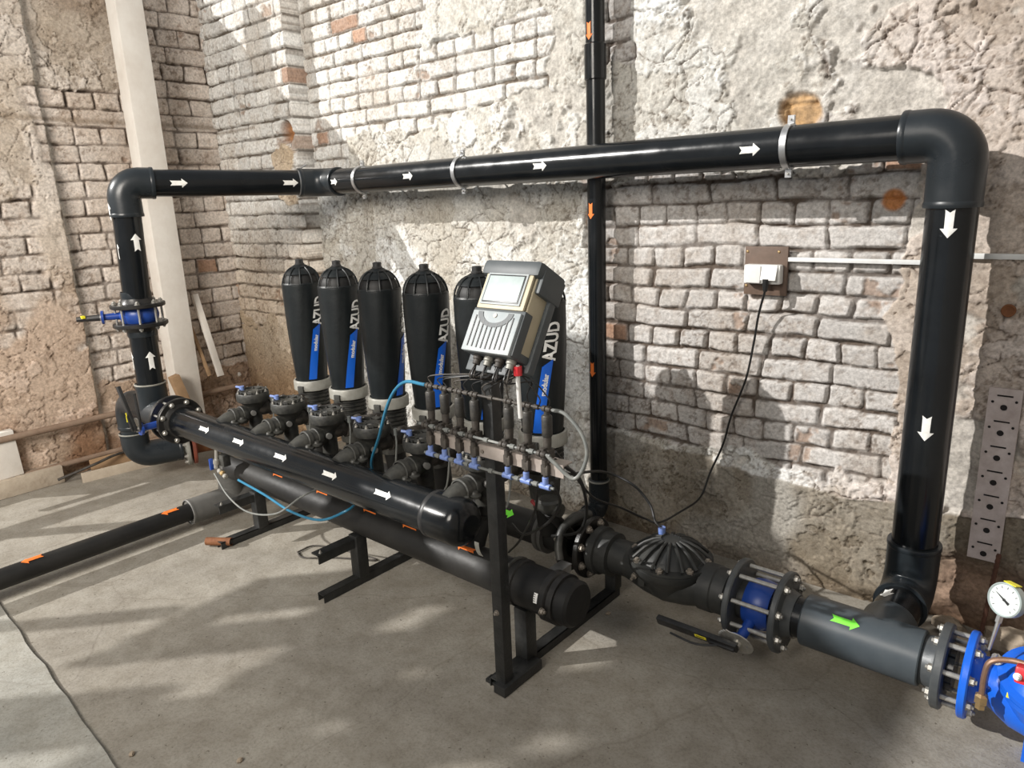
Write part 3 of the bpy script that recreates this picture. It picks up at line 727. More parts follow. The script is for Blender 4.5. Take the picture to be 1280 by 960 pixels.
for k in range(1, 9):
    t = math.pi / 2 * k / 8; prof.append((.087 - .06 * (1 - math.cos(t)), .12 + .055 * math.sin(t)) if k < 8 else (.0, .177))
MB().lathe(prof, (CXe - .13, MY, MZ), (1, 0, 0), 44).build('end_cap', M_PIPE, T)
ring(T, (CXe - .125, MY, MZ), (1, 0, 0), .0865, .012, .002, M_BLKP)
for px, py in ((254, 537), (297, 553), (350, 572), (412, 595), (479, 620)):
    q = P(px, py, 1, MY - rF); q = V((q.x - .02, MY, MZ)); arrow(T, q, (1, 0, 0), TOC(q), rF, .095, .034)
patch(T, (-1.505, MY, MZ), (1, 0, 0), (.6, -1, -.3), .083, .02, .06, M_RING, 'label', 'torn pale sticker on cap')

# ------------------------------------------------------------------ lower (drain) manifold
DY = 1.70; DZ = .295
T = thing('manifold_pipe', 'long dark lower pipe with orange arrows under the front pipe', 'pipe', (-2.5, DY, DZ - rP))
pipe(T, (-3.45, DY, DZ), (-1.5, DY, DZ), rP, M_PIPED)
pipe(T, (-1.52, DY, DZ), (-1.33, DY, DZ), .078, M_DUSTB and M_PIPED, 'end_sleeve')
b = MB(); b.lathe([(.07, -.03), (.088, -.028), (.088, -.006), (.08, 0), (.088, .006), (.088, .028), (.07, .03)], (-1.31, DY, DZ), (1, 0, 0), 40); b.build('coupling', M_FLANGE, T)
for s in (1, -1): hexbolt(T, (-1.31, DY + s * .1, DZ), (1, 0, 0), .01, .01, m=M_BOLTD)
b = MB(); b.lathe([(0, .0), (.079, 0), (.079, .06), (.07, .07), (0, .075)], (-1.30, DY, DZ), (1, 0, 0), 40); b.build('end_cap', M_PIPED, T)
ring(T, (-1.47, DY, DZ), (1, 0, 0), .08, .008, .004, M_PIPED); ring(T, (-1.50, DY, DZ), (1, 0, 0), .08, .006, .006, M_DUSTP)
for X_ in (-2.98, -2.62, -2.28, -2.03, -1.72): q = V((X_, DY, DZ)); arrow(T, q, (-1, 0, 0), V((.1, -.35, 1)), rP, .09, .034, M_ARO)
patch(T, (-1.345, DY, DZ), (1, 0, 0), (.3, -1, .25), .078, .03, .035, M_WHITE, 'label', 'small white printed label')
for k in range(4):
    patch(T, (-1.36 + .002, DY, DZ), (1, 0, 0), V((.3, -1, .42 - .1 * k)), .0796, .012, .002, M_BLKP, 'label_print')
patch(T, (-1.52, DY, DZ), (1, 0, 0), (.2, -.8, 1), .078, .03, .05, M_GREY, 'label', 'grey worn sticker')
elbow(T, (-3.53, DY, DZ), (-1, 0, 0), (0, 0, -1), .062, .12, .14, .064, M_GREY)
# floor branch with coupling, running to the left edge
T = thing('floor_pipe', 'thin black pipe lying on floor, running to the left edge', 'pipe', (-3.53, .7, .05))
BX = -3.525; BZ = .1
pipe(T, (BX + .0, -.2, BZ - .005), (BX, 1.5, BZ), .045, M_PIPED, seg=28)
b = MB(); b.lathe([(.046, 0), (.06, -.002), (.066, .004), (.066, .42), (.05, .425)], (BX, 1.46, BZ), (0, 1, 0), 36); b.cyl((BX, DY, BZ), (BX, DY, .2), .06, seg=30); b.build('tee_coupling', M_GREY, T, label='grey plastic tee coupling')
ring(T, (BX, 1.46, BZ), (0, 1, 0), .064, .008, .004, M_GREY)
for Y_ in (.75, 1.36): q = V((BX, Y_, BZ)); arrow(T, q, (0, -1, 0), (.2, -.1, 1), .045, .085, .04, M_ARO)

# ------------------------------------------------------------------ filters
def filter_proto():
    T = thing('disc_filter', 'x', 'water filter', (0, 0, 0))
    flute = lambda t, h: 1 + .012 * (abs(math.sin(6 * (t - (h - .7) * 1.25))) - .5)
    pr = [(.0, .685), (.082, .685), (.084, .70)]
    for k in range(1, 15):
        s = k / 14; z = .70 + .50 * s; pr.append((.084 + .0195 * math.sin(s * math.pi * .52) , z))
    pr += [(.104, 1.208), (.1035, 1.214), (.0985, 1.219), (.080, 1.219)]
    MB().lathe(pr, seg=96, mod=flute).build('shell', M_TANK, T, sharp=20)
    dome = [(.092, 1.214)]
    for k in range(1, 8):
        t = math.pi / 2 * k / 8; dome.append((.092 * math.cos(t) + .0, 1.222 + .083 * math.sin(t)))
    dome += [(.026, 1.306)]
    MB().lathe([(r_, z_ - .006) for r_, z_ in dome], seg=40).build('dome', M_TANKR, T)
    b = MB()
    for k in range(10):
        t = 2 * math.pi * k / 10; pts = []
        for j in range(9):
            s = math.pi / 2 * j / 8 * .93
            rr = .100 * math.cos(s) ** .9 if j else .1005
            pts.append((rr * math.cos(t), rr * math.sin(t), 1.214 + .094 * math.sin(s)))
        b.tube(pts, .0042, 6)
    b.lathe([(.034, 1.296), (.046, 1.292), (.047, 1.302), (.03, 1.312)], seg=28)
    b.lathe([(.101, 1.212), (.104, 1.216), (.101, 1.223), (.094, 1.222)], seg=48)
    # web between the ribs, upper half of the dome
    up = [(.100 * math.cos(s) ** .9, 1.212 + .094 * math.sin(s)) for s in (.62, .75, .9, 1.05, 1.2, 1.35, 1.46)]
    b.lathe(up, seg=48)
    b.build('dome_ribs', M_TANK, T)
    MB().lathe([(.0, 1.30), (.024, 1.302), (.025, 1.318), (.021, 1.322), (.021, 1.338), (.017, 1.342), (0, 1.342)], seg=20).build('cap', M_BLKP, T)
    b = MB(); b.lathe([(.086, .645), (.093, .638), (.1, .643), (.1005, .688), (.097, .694), (.089, .695)], seg=48)
    b.build('ring', M_RING, T, label='pale grey clamp ring')
    for t in (-1.25, 1.9):
        c = V((math.cos(t), math.sin(t), 0)); s_ = V((-math.sin(t), math.cos(t), 0))
        MB().box(c * .104 + V((0, 0, .655)), (.012, .034, .034), Matrix((c, s_, V((0, 0, 1)))).transposed(), .003).build('ring_latch', M_DUSTP, T)
    pr = [(.0, .40), (.06, .40), (.066, .45)]
    z = .50
    pr += [(.07, .50)]
    for k in range(6): pr += [(.072, .515 + k * .021), (.084, .518 + k * .021), (.084, .526 + k * .021), (.073, .529 + k * .021)]
    pr += [(.085, .642), (.0, .642)]
    MB().lathe(pr, seg=40).build('base', M_DUSTP, T)
    return T
FP = filter_proto()
def shell_r(z): s = min(max((z - .70) / .50, 0), 1); return .084 + .0195 * math.sin(s * math.pi * .52)
def band(parent, delta, tx=True, small=True):
    """blue helical label with the lettering the photograph shows"""
    ang = lambda z: delta + (z - .70) * 1.75
    b = MB(); n = 26; z1 = .992
    for rr in (.0022, .0008):
        for i in range(n + 1):
            z = .705 + (z1 - .705) * i / n
            for k in range(5):
                tt = (k / 4 - .5) * .040
                zz = z + (tt * .7 if i == n else 0)
                r_ = shell_r(zz) * 1.006 + rr; a = ang(zz) + tt / shell_r(zz); b.v.append((r_ * math.cos(a), r_ * math.sin(a), zz))
    for i in range(n):
        for k in range(4): a = i * 5 + k; b.f.append((a, a + 1, a + 6, a + 5))
    o = MB.build(b, 'label', M_LBL, None, loc=(0, 0, 0), label='blue label strip')
    bpy.data.objects[o].parent = bpy.data.objects[parent]
    def letter(s, size, z0, m, off, nm):
        vs, fs = text_pts(s, size); q = MB()
        sx = 1.0
        for v in vs:
            z = z0 + v.x * sx; tt = -(v.y - size * .36) * (1.35 if size > .03 else 1.1) + off
            r_ = shell_r(z) * 1.006 + .003; a = ang(z) + tt / shell_r(z); q.v.append((r_ * math.cos(a), r_ * math.sin(a), z))
        q.f = fs
        o = q.build(nm, m, None, loc=(0, 0, 0)); bpy.data.objects[o].parent = bpy.data.objects[parent]
    letter('AZUD', .054, 1.0, M_WHITE, 0, 'lettering')
    letter('modular', .026, .86, M_WHITE, 0, 'lettering')
TXs = [P(px, py, 1, 2.15).x for px, py in ((375, 327), (420, 333), (472, 334), (530, 336), (598, 340))]
TXs = [-3.335, -3.01, -2.69, -2.367, -2.045, -1.72]
dl_ = [2, 3, 40, 7, 4, -14]
flabs = ['black water filter canister, leftmost of the row of six', 'black water filter canister, second from left, right of the leftmost one',
         'black water filter canister, third from left, its blue label turned away', 'black water filter canister in front of bare wall with full AZUD lettering, fourth from left',
         'black water filter canister half hidden by the controller, fifth from left', 'black water filter canister at right end, behind the controller and solenoid rack']
for i, (x, d_) in enumerate(zip(TXs, dl_)):
    n = FP if i == 0 else dup(FP_clean, (x, 2.15, 0), (0, 0, 0), flabs[i], 'row of black disc filters')
    if i == 0:
        bpy.data.objects[n].location = (x, 2.15, 0); FP_clean = n
        bpy.data.objects[n]['label'] = flabs[0]; bpy.data.objects[n]['group'] = 'row of black disc filters'
for i, (x, d_) in enumerate(zip(TXs, dl_)):
    n = 'disc_filter' + ('' if i == 0 else '.%03d' % i)
    cd_ = math.atan2(-2.15, -x)
    band(n, cd_ + math.radians(d_))

# ------------------------------------------------------------------ diaphragm valves in front of the filters
def station_proto():
    T = thing('diaphragm_valve', 'x', 'valve', (0, 0, 0))
    # local: valve axis at origin x=0,y=0 ; -y to the front pipe, +y to the filter
    b = MB(); b.lathe([(0, .688), (.05, .69), (.062, .695), (.078, .70), (.081, .695), (.082, .668), (.078, .655), (.066, .648), (.05, .632), (.036, .612), (.034, .58), (.036, .5), (.036, .42), (.0, .42)], seg=36)
    b.build('body', M_DUSTP, T)
    b = MB()
    for k in range(8):
        t = 2 * math.pi * k / 8 + .2; c = V((math.cos(t), math.sin(t), 0))
        b.box(c * .048 + V((0, 0, .702)), (.05, .007, .014), Matrix.Rotation(t, 3, 'Z'), .002)
    b.lathe([(.0, .705), (.03, .707), (.034, .700), (.05, .70)], seg=24); b.lathe([(.057, .70), (.059, .712), (.064, .712), (.066, .70)], seg=36)
    b.build('bonnet', M_DUSTP, T)
    for k in range(8):
        t = 2 * math.pi * k / 8 + .6; hexbolt(T, (.072 * math.cos(t), .072 * math.sin(t), .699), (0, 0, 1), .0065, .006, m=M_BOLT)
    b = MB(); b.cyl((-.045, -.03, .705), (-.045, -.03, .728), .012, seg=12); b.cyl((-.045, -.03, .72), (-.075, -.045, .724), .006, seg=8); b.build('tube_fitting', M_LBF, T)
    # inlet arm towards the front pipe
    b = MB(); b.tube([(0, 0, .60), (0, -.05, .595), (0, -.10, .59), (0, -.15, .583), (0, -.19, .57)], [.034, .04, .042, .041, .036], 24)
    for y in (-.07, -.12): b.lathe([(.04, -.012), (.0465, -.01), (.0465, .01), (.04, .012)], (0, y, .592), (0, 1, -.05), 28)
    b.build('inlet_arm', M_DUSTP, T)
    for (x_, y_, z_) in ((.045, -.10, .575), (.045, -.145, .57)):
        b = MB(); b.lathe([(0, 0), (.024, 0), (.024, .008), (.014, .012), (.01, .02), (0, .022)], (x_, y_, z_), (.15, 0, 1), 14); b.build('port_plug', M_DUSTP, T)
    b = MB(); b.lathe([(0, 0), (.010, 0), (.010, .02), (.0135, .022), (.0135, .036), (0, .038)], (.03, -.03, .60), (1, -.35, .1), 12); b.build('side_port', M_GREY, T, label='pale side port')
    # outlet arm towards the filter
    b = MB(); b.tube([(0, 0, .60), (0, .06, .60), (0, .12, .598), (0, .2, .59), (0, .31, .575)], [.034, .036, .03, .038, .042], 24)
    for y in (.09, .17): b.lathe([(.03, -.01), (.044, -.008), (.044, .008), (.03, .01)], (0, y, .598), (0, 1, 0), 26)
    b.build('outlet_arm', M_DUSTB, T)
    # lower port to the drain pipe
    b = MB(); b.tube([(0, 0, .50), (0, -.01, .45), (0, -.05, .40), (0, -.075, .35)], [.036, .038, .04, .042], 22); b.lathe([(.036, -.01), (.046, -.008), (.046, .008), (.036, .01)], (0, -.005, .46), (0, 0, 1), 26)
    b.build('drain_port', M_PIPED, T)
    b = MB(); b.tube(smooth([(.08, .06, .655), (.083, .058, .60), (.07, .05, .50), (.05, .04, .46)], 5), .004, 8); b.lathe([(0, 0), (.008, 0), (.008, .03), (0, .03)], (.08, .06, .645), (0, 0, 1), 10); b.build('sensing_tube', M_TUBEG, T)
    return T
SP = station_proto()
vlabs = ['dusty round-topped diaphragm valve, leftmost, in front of leftmost filter', 'dusty round-topped diaphragm valve, second from left', 'dusty round-topped diaphragm valve, third from left, between the fourth and the second',
         'dusty round-topped diaphragm valve, fourth from left, beside the blue tube', 'dusty round-topped diaphragm valve left of the solenoid rack, fifth from left', 'dusty diaphragm valve at right end, behind the rack post']
for i, x in enumerate(TXs):
    if i == 0:
        o = bpy.data.objects[SP]; o.location = (x, 1.79, 0); o['label'] = vlabs[0]; o['group'] = 'diaphragm valves in front of the filters'
    else: dup(SP, (x, 1.79, 0), None, vlabs[i], 'diaphragm valves in front of the filters')

# ------------------------------------------------------------------ rear (outlet) manifold
HY = 2.215; HZ = .20
T = thing('manifold_pipe', 'dark rear pipe under the filters leading to the main valve', 'pipe', (-2.6, HY, HZ - .075))
pipe(T, (-3.45, HY, HZ), (-1.66, HY, HZ), rP, M_PIPED)
for x in TXs: MB().cyl((x, 2.18, HZ + .03), (x, 2.16, .42), .048, .055, 24).build('branch', M_PIPED, T)
b = MB(); b.lathe([(.07, -.025), (.089, -.022), (.089, -.006), (.082, 0), (.089, .006), (.089, .022), (.07, .025)], (-1.76, HY, HZ), (1, 0, 0), 36); b.build('coupling', M_GREY, T)
flange(T, (-1.62, HY, HZ), (1, 0, 0), .125, rP, .022, 8, FRb, face=-1, m=M_FLANGE, mb=M_BOLTD)
q = V((-1.95, HY, HZ)); arrow(T, q, (1, 0, 0), (.2, -.8, 1), rP, .07, .045, M_ARG)
MB().cyl((-3.47, HY, HZ), (-3.43, HY, HZ), .078, seg=32).build('end_cap', M_PIPED, T)

# ------------------------------------------------------------------ main line on the right
FRc = .128
def line_thing(name, lab, cat, x): return thing(name, lab, cat, (x, HY, HZ - .1))
T = line_thing('diaphragm_valve', 'large dark cast hydraulic valve with ribbed dome on the floor line', 'valve', -1.16)
flange(T, (-1.53, HY, HZ), (1, 0, 0), FRc, .06, .024, 8, FRb, face=1, m=M_FLANGE, mb=M_BOLTD, hub=.04, br=.014)
b = MB(); b.lathe([(.066, 0), (.098, .0), (.098, .03), (.088, .034), (.088, .085), (.07, .09), (.07, .16)], (-1.50, HY, HZ), (1, 0, 0), 40); b.build('inlet_union', M_DIAPH, T)
b = MB()
b.tube([(-1.36, HY, HZ), (-1.31, HY, HZ), (-1.25, HY, HZ - .005), (-1.17, HY, HZ - .012), (-1.09, HY, HZ - .005), (-1.03, HY, HZ), (-.99, HY, HZ)], [.066, .078, .09, .096, .09, .08, .074], 36)
b.lathe([(.085, -.06), (.115, -.01), (.148, .028), (.156, .04), (.156, .060), (.148, .066), (.0, .066)], (-1.17, HY, HZ), (0, 0, 1), 44)
b.box((-1.24, HY - .085, HZ - .01), (.03, .03, .05), None, .006)
b.build('body', M_DIAPH, T)
b = MB(); b.lathe([(.0, .142), (.035, .142), (.04, .139), (.05, .132), (.085, .115), (.115, .092), (.126, .076), (.157, .075), (.158, .066), (.0, .066)], (-1.17, HY, HZ), (0, 0, 1), 44)
for k in range(16):
    t = 2 * math.pi * k / 16; c = V((math.cos(t), math.sin(t), 0)); pts = [V((-1.17, HY, HZ + .143)) + c * .036, V((-1.17, HY, HZ + .136)) + c * .065, V((-1.17, HY, HZ + .118)) + c * .10, V((-1.17, HY, HZ + .08)) + c * .145]
    b.tube(pts, .0065, 7)
b.build('dome', M_DUSTP if 0 else M_DIAPH, T)
for k in range(8):
    t = 2 * math.pi * k / 8 + .2; hexbolt(T, (-1.17 + .14 * math.cos(t), HY + .14 * math.sin(t), HZ + .073), (0, 0, 1), .014, .010, m=M_RING if 0 else M_BOLTD)
b = MB(); b.cyl((-1.22, HY + .02, HZ + .14), (-1.22, HY + .02, HZ + .17), .014, seg=12); b.build('tube_fitting', M_LBF, T)
b = MB(); b.lathe([(.074, 0), (.088, .002), (.088, .05), (.084, .055), (.084, .10), (.07, .104), (.07, .2)], (-1.03, HY, HZ), (1, 0, 0), 40); b.build('outlet_union', M_DIAPH, T)
for (dx, dz) in ((-.08, .035), (-.02, .01)):
    MB().box((-1.17 + dx, HY - .104, HZ + dz - .01), (.03, .004, .009), Matrix.Rotation(.15, 3, 'Y')).build('tag', M_WHITE, T, label='small white sticker')
MB().lathe([(0, 0), (.012, 0), (.012, .012), (.006, .014), (.006, .03), (0, .03)], (-1.27, HY - .09, HZ - .0), (0, -1, -.2), 10).build('bleed_plug', M_BOLTD, T)
flange(T, (-.895, HY, HZ), (1, 0, 0), .140, .066, .022, 8, .117, face=-1, m=M_FLG2, mb=M_BOLT, hub=.02)
vt = bf_valve('blue butterfly valve between two flanges on the floor line, long black lever', (-.815, HY, HZ), (1, 0, 0), (-.12, -1, -.5), M_BLUEB if 0 else M_BLUE, neckL=.07, lev=(-1, .0, -.02), levl=.30, gap=.09, R=.09, pr=.068, lw=.036)
studs(vt[0], (-.815, HY, HZ), (1, 0, 0), .13, .117, r=.008)
tp, R3, lv, sid, nk = vt[1:]
MB().box(tp + nk * .0285 + lv * .12, (.045, .018, .003), R3, .001).build('lever_label', M_YEL, vt[0], label='yellow label on black lever')
MB().box(tp + nk * .0303 + lv * .12, (.03, .003, .001), R3).build('label_print', M_BLKP, vt[0])
b = MB(); b.tube(smooth([tp + nk * .03 + lv * .04, tp + nk * .06 + lv * .12, tp + nk * .055 + lv * .22], 5), .004, 8); b.build('trigger', M_BLKP, vt[0])
# tee piece with flanges
T = line_thing('tee_pipe', 'slate grey tee pipe with green arrow at foot of the right riser', 'pipe', -.48)
flange(T, (-.735, HY, HZ), (1, 0, 0), .140, .066, .022, 8, .117, face=1, m=M_FLG2, mb=M_BOLT, hub=.03)
pipe(T, (-.73, HY, HZ), (-.23, HY, HZ), .069, M_PIPE)
b = MB(); b.lathe([(.07, 0), (.083, .0), (.086, .004), (.086, .346), (.083, .35), (.07, .35)], (-.665, HY, HZ), (1, 0, 0), 48)
b.lathe([(.084, .0), (.084, .125), (.074, .14), (.07, .14)], (RX, HY, HZ + .004), (0, 1, 0), 40); b.build('tee_body', M_TEE, T)
q = V((-.53, HY, HZ)); arrow(T, q, (1, 0, 0), (.12, -.75, 1), .086, .085, .04, M_ARG)
flange(T, (-.262, HY, HZ), (1, 0, 0), FRc, .066, .026, 8, FRb, face=-1, m=M_FLG2, mb=M_BOLT, hub=.05)
studs(T, (-.225, HY, HZ), (1, 0, 0), .11, FRb, r=.008)
# blue control valve at the right edge
T = line_thing('control_valve', 'bright blue cast control valve with red cap at the right edge', 'valve', -.05)
flange(T, (-.195, HY, HZ), (1, 0, 0), FRc, .066, .022, 8, FRb, face=1, m=M_BLUEB, mb=M_BOLT, hub=.02)
b = MB(); b.tube([(-.19, HY, HZ), (-.13, HY, HZ), (-.07, HY, HZ - .02), (.02, HY, HZ - .03), (.12, HY, HZ - .01), (.2, HY, HZ), (.26, HY, HZ)], [.064, .07, .088, .105, .09, .072, .066], 36)
b.lathe([(.07, -.08), (.105, -.01), (.118, .04), (.13, .05), (.13, .066), (.0, .066)], (0.0, HY - .01, HZ), (0, -.25, 1), 40)
for k in range(5): b.box((-.03 + .02 * k, HY - .098, HZ - .03), (.004, .01, .06))
b.build('body', M_BLUEB, T)
b = MB(); b.lathe([(.13, .068), (.13, .082), (.11, .088), (.09, .115), (.05, .135), (0, .14)], (0.0, HY - .01, HZ), (0, -.25, 1), 40); b.build('cover', M_BLUEB, T)
b = MB(); q = P(1279, 843, 1, HY - .15); b.box((q.x + .02, q.y, q.z), (.075, .05, .045), Matrix.Rotation(-.3, 3, 'X'), .008); b.build('red_cap', M_RED, T, label='glossy red cap')
for dx in (-.03, .01): hexbolt(T, (q.x + .02 + dx, q.y - .026, q.z + .004), (0, -1, .3), .008, .006, m=M_WHITE)
b = MB(); b.box((-.0, HY + .05, HZ + .15), (.1, .06, .05), None, .008); b.build('pilot_block', M_BLKP, T)
b = MB(); b.tube(smooth([(-.15, HY - .115, HZ + .015), (-.15, HY - .115, HZ + .09), (-.14, HY - .11, HZ + .13), (-.10, HY - .10, HZ + .145), (-.05, HY - .10, HZ + .15)], 8), .008, 10); b.build('copper_tube', M_COPPER, T, label='bent brown copper tube')
b = MB(); b.lathe([(0, 0), (.013, 0), (.013, .015), (.017, .018), (.017, .04), (.01, .045), (0, .045)], (-.15, HY - .115, HZ - .02), (0, 0, 1), 6); b.build('brass_nut', M_BRASS, T, label='brass compression nut')
hexbolt(T, (-.13, HY - .02, HZ + .085), (-.5, -.3, .8), .014, .014, m=M_BOLT)
yl = P(1272, 873, 1, HY - .113)
MB().box(yl, (.05, .008, .016), Matrix.Rotation(.08, 3, 'Y'), .001).build('label', M_YEL, T, label='yellow label')
MB().box(yl - V((0, .0045, 0)), (.03, .001, .004), Matrix.Rotation(.08, 3, 'Y')).build('label_print', M_BLKP, T)
# foot under the blue valve
MB().box((-.02, HY, .04), (.05, .06, .09)).build('foot', M_BLUEB, T)
# pressure gauge
GP = P(1257, 750, 1, 2.16)
T = thing('pressure_gauge', 'small round white pressure gauge standing on blue valve', 'gauge', (GP.x, GP.y, GP.z - .1))
gn = (V((-.55, -.9, .25))).normalized()
MB().lathe([(0, -.022), (.044, -.022), (.047, -.016), (.047, .006), (.044, .009), (.041, .004)], GP, gn, 40).build('case', M_GAUGE, T)
MB().lathe([(0, .005), (.042, .0045)], GP, gn, 40).build('dial', M_FACE, T)
ga, gb = basis(gn)
b = MB(); dd = (ga * -.8 + gb * -.35).normalized()
up_ = V((0, 0, 1)); up_ = (up_ - gn * up_.dot(gn)).normalized(); rt = up_.cross(gn)
nd = (rt * -.9 + up_ * .4).normalized(); pe = gn.cross(nd)
b.add([GP + gn * .0065 - nd * .016 + pe * .004, GP + gn * .0065 - nd * .016 - pe * .004, GP + gn * .0065 + nd * .033], [(0, 1, 2)])
b.lathe([(0, .008), (.004, .007), (.004, .005)], GP, gn, 10); b.build('needle', M_BLKP, T)
b = MB()
for k in range(11):
    t = math.radians(225 - 27 * k); d_ = rt * math.cos(t) + up_ * math.sin(t); e_ = gn.cross(d_)
    p0 = GP + gn * .0058 + d_ * .031; p1 = GP + gn * .0058 + d_ * .037; b.add([p0 + e_ * .0006, p0 - e_ * .0006, p1 - e_ * .0006, p1 + e_ * .0006], [(0, 1, 2, 3)])
b.build('scale_marks', M_BLKP, T)
b = MB(); b.box(GP + up_ * .0478 - gn * .008, (.034, .026, .002), Matrix((rt, gn, up_)).transposed()); b.build('date_sticker', M_YEL, T, label='yellow sticker')
b = MB(); b.lathe([(0, 0), (.009, 0), (.009, .02), (0, .02)], GP - up_ * .066, up_, 6); b.cyl(GP - up_ * .15, GP - up_ * .06, .004, .006, 10); b.build('stem', M_STEEL, T)

# ------------------------------------------------------------------ stands
def stand(x, lab, y0, y1, bracket, post_x=None):
    T = thing('pipe_stand', lab, 'stand', (x, DY, 0), 'steel stands under the lower pipe')
    px_ = x if post_x is None else post_x
    b = MB()
    # hollow channel foot, open end towards the viewer
    t = .004; w_ = .045; h_ = .035
    for (cx, cz, sx, sz) in ((0, h_ - t / 2, w_, t), (-w_ / 2 + t / 2, h_ / 2, t, h_), (w_ / 2 - t / 2, h_ / 2, t, h_)):
        b.box((x + cx, (y0 + y1) / 2, cz + .001), (sx, y1 - y0, sz))
    b.build('foot', M_FRAME, T)
    MB().box((x, DY - .03, .13), (.055, .055, .20), None, .004).build('post', M_FRAME, T)
    MB().box((x, HY + .02, .09), (.05, .05, .11), None, .004).build('post', M_FRAME, T) if y1 > 2.1 else None
    if bracket:
        b = MB(); b.box((x - .01, DY - .12, .215), (.05, .24, .006)); b.box((x + .013, DY - .12, .198), (.005, .24, .04)); b.build('bracket', M_FRAME, T)
        hexbolt(T, (x - .0, DY - .22, .218), (0, 0, 1), .006, .005, m=M_BOLT)
    return T
stand(-3.20, 'black steel stand under the lower pipe, nearest the left riser', 1.44, 2.25, True)
stand(-2.38, 'black steel stand under middle of the lower pipe, open channel foot', 1.46, 2.25, True)
T3 = stand(-1.44, 'black steel stand under lower pipe, beside the tall controller post', 1.50, 2.25, False)
# ------------------------------------------------------------------ controller on its post
PX = -1.412; PY = 1.52
T = thing('controller_post', 'tall black square steel post carrying the solenoid rack and controller', 'post', (PX, PY, 0))
MB().box((PX, PY, .60), (.042, .042, 1.2), None, .003).build('post', M_FRAME, T)
MB().box((PX + .01, PY + .06, .02), (.05, .2, .036), None, .003).build('foot', M_FRAME, T)
MB().box((PX - .03, PY, .008), (.09, .03, .012)).build('base_plate', M_FRAME, T)
MB().box((PX, PY - .01, 1.235), (.06, .012, .10), Matrix.Rotation(math.radians(-30), 3, 'X')).build('mounting_plate', M_STEEL, T)
for z in (.30, .86): hexbolt(T, (PX, PY - .021, z), (0, -1, 0), .008, .006, m=M_BOLTD)

tilt = math.radians(31)
u = V((1, 0, 0)); nf = V((0, -math.cos(tilt), math.sin(tilt))); vf = V((0, math.sin(tilt), math.cos(tilt)))
FTL = P(611, 339, 1, 1.475); FC = V((FTL.x + .088, FTL.y, FTL.z)) - vf * .112          # centre of front face
RB = Matrix((u, vf, nf)).transposed()
def L3(a, b_, c_): return FC + u * a + vf * b_ + nf * c_
T = thing('irrigation_controller', 'grey and beige control box with clear window, tilted back on post', 'controller', L3(0, -.12, -.05))
b = MB(); b.box(L3(-.012, -.008, -.085), (.225, .275, .03), RB, .008); b.build('back_shell', M_BOXG, T)
b = MB(); b.box(L3(0, .0, -.042), (.176, .232, .072), RB, .006); b.build('case', M_BOXW, T)
b = MB(); b.box(L3(-.002, .122, -.05), (.205, .045, .125), RB, .014); b.box(L3(.093, .095, -.06), (.02, .07, .10), RB, .005); b.build('hood', M_BOXG, T)
b = MB(); b.box(L3(0, .056, .002), (.166, .11, .01), RB, .004); b.build('window_frame', M_BOXW, T)
b = MB(); b.box(L3(-.002, .058, .008), (.142, .092, .006), RB, .002); b.build('window', M_BOXL, T)
MB().box(L3(-.002, .058, .0105), (.130, .082, .003), RB, .001).build('gasket', M_BLKP, T)
b = MB(); b.box(L3(-.002, .058, .0118), (.122, .074, .003), RB, .001); b.build('display_pane', M_SCRN, T)
b = MB(); b.box(L3(0, -.066, .002), (.17, .118, .018), RB, .004); b.build('cover', M_BOXL, T, label='light grey slatted cover')
b = MB(); b.box(L3(.0, -.06, -.014), (.184, .125, .034), RB, .004); b.box(L3(.0, -.1125, -.036), (.180, .022, .070), RB, .004); b.build('side_shell', M_BOXG, T)
b = MB()
for k in range(9): b.box(L3(-.066 + .0165 * k, -.083 + .004 * abs(k - 4) , .0118), (.003, .066 + .006 * abs(k - 4), .003), RB)
b.build('slats', M_BLKP, T)
b = MB()
n = 20
for k in range(n + 1):
    t = math.pi + math.pi * k / n
    for rr in (.036, .05): b.v.append(tuple(L3(-.0 + rr * 1.25 * math.cos(t), -.011 + rr * math.sin(t) * .85, .013)))
for k in range(n): b.f.append((2 * k, 2 * k + 1, 2 * k + 3, 2 * k + 2))
b.build('arc_trim', M_BOXG, T)
MB().lathe([(0, 0), (.006, 0), (.006, .002), (0, .002)], L3(0, -.02, .0115), nf, 12).build('screw', M_BOLTD, T)
MB().cyl(L3(.0885, .07, -.04), L3(.0895, .07, -.04), .006, seg=12).build('side_hole', M_BLKP, T)
b = MB(); b.box(L3(-.094, .0, -.03), (.012, .03, .03), RB, .003); b.box(L3(-.094, -.10, -.03), (.012, .024, .03), RB, .003); b.build('hinge', M_BOXW, T)
b = MB(); b.box(L3(-.04, -.145, -.075), (.16, .03, .015), RB, .003); b.build('bottom_skirt', M_BOXG, T)
for k in range(4):
    p = L3(-.06 + .04 * k, -.122, -.04); MB().lathe([(0, 0), (.014, 0), (.014, .012), (.011, .014), (.011, .026), (0, .026)], p, -vf, 12).build('cable_gland', M_DUSTB if k % 2 == 0 else M_RING, T)
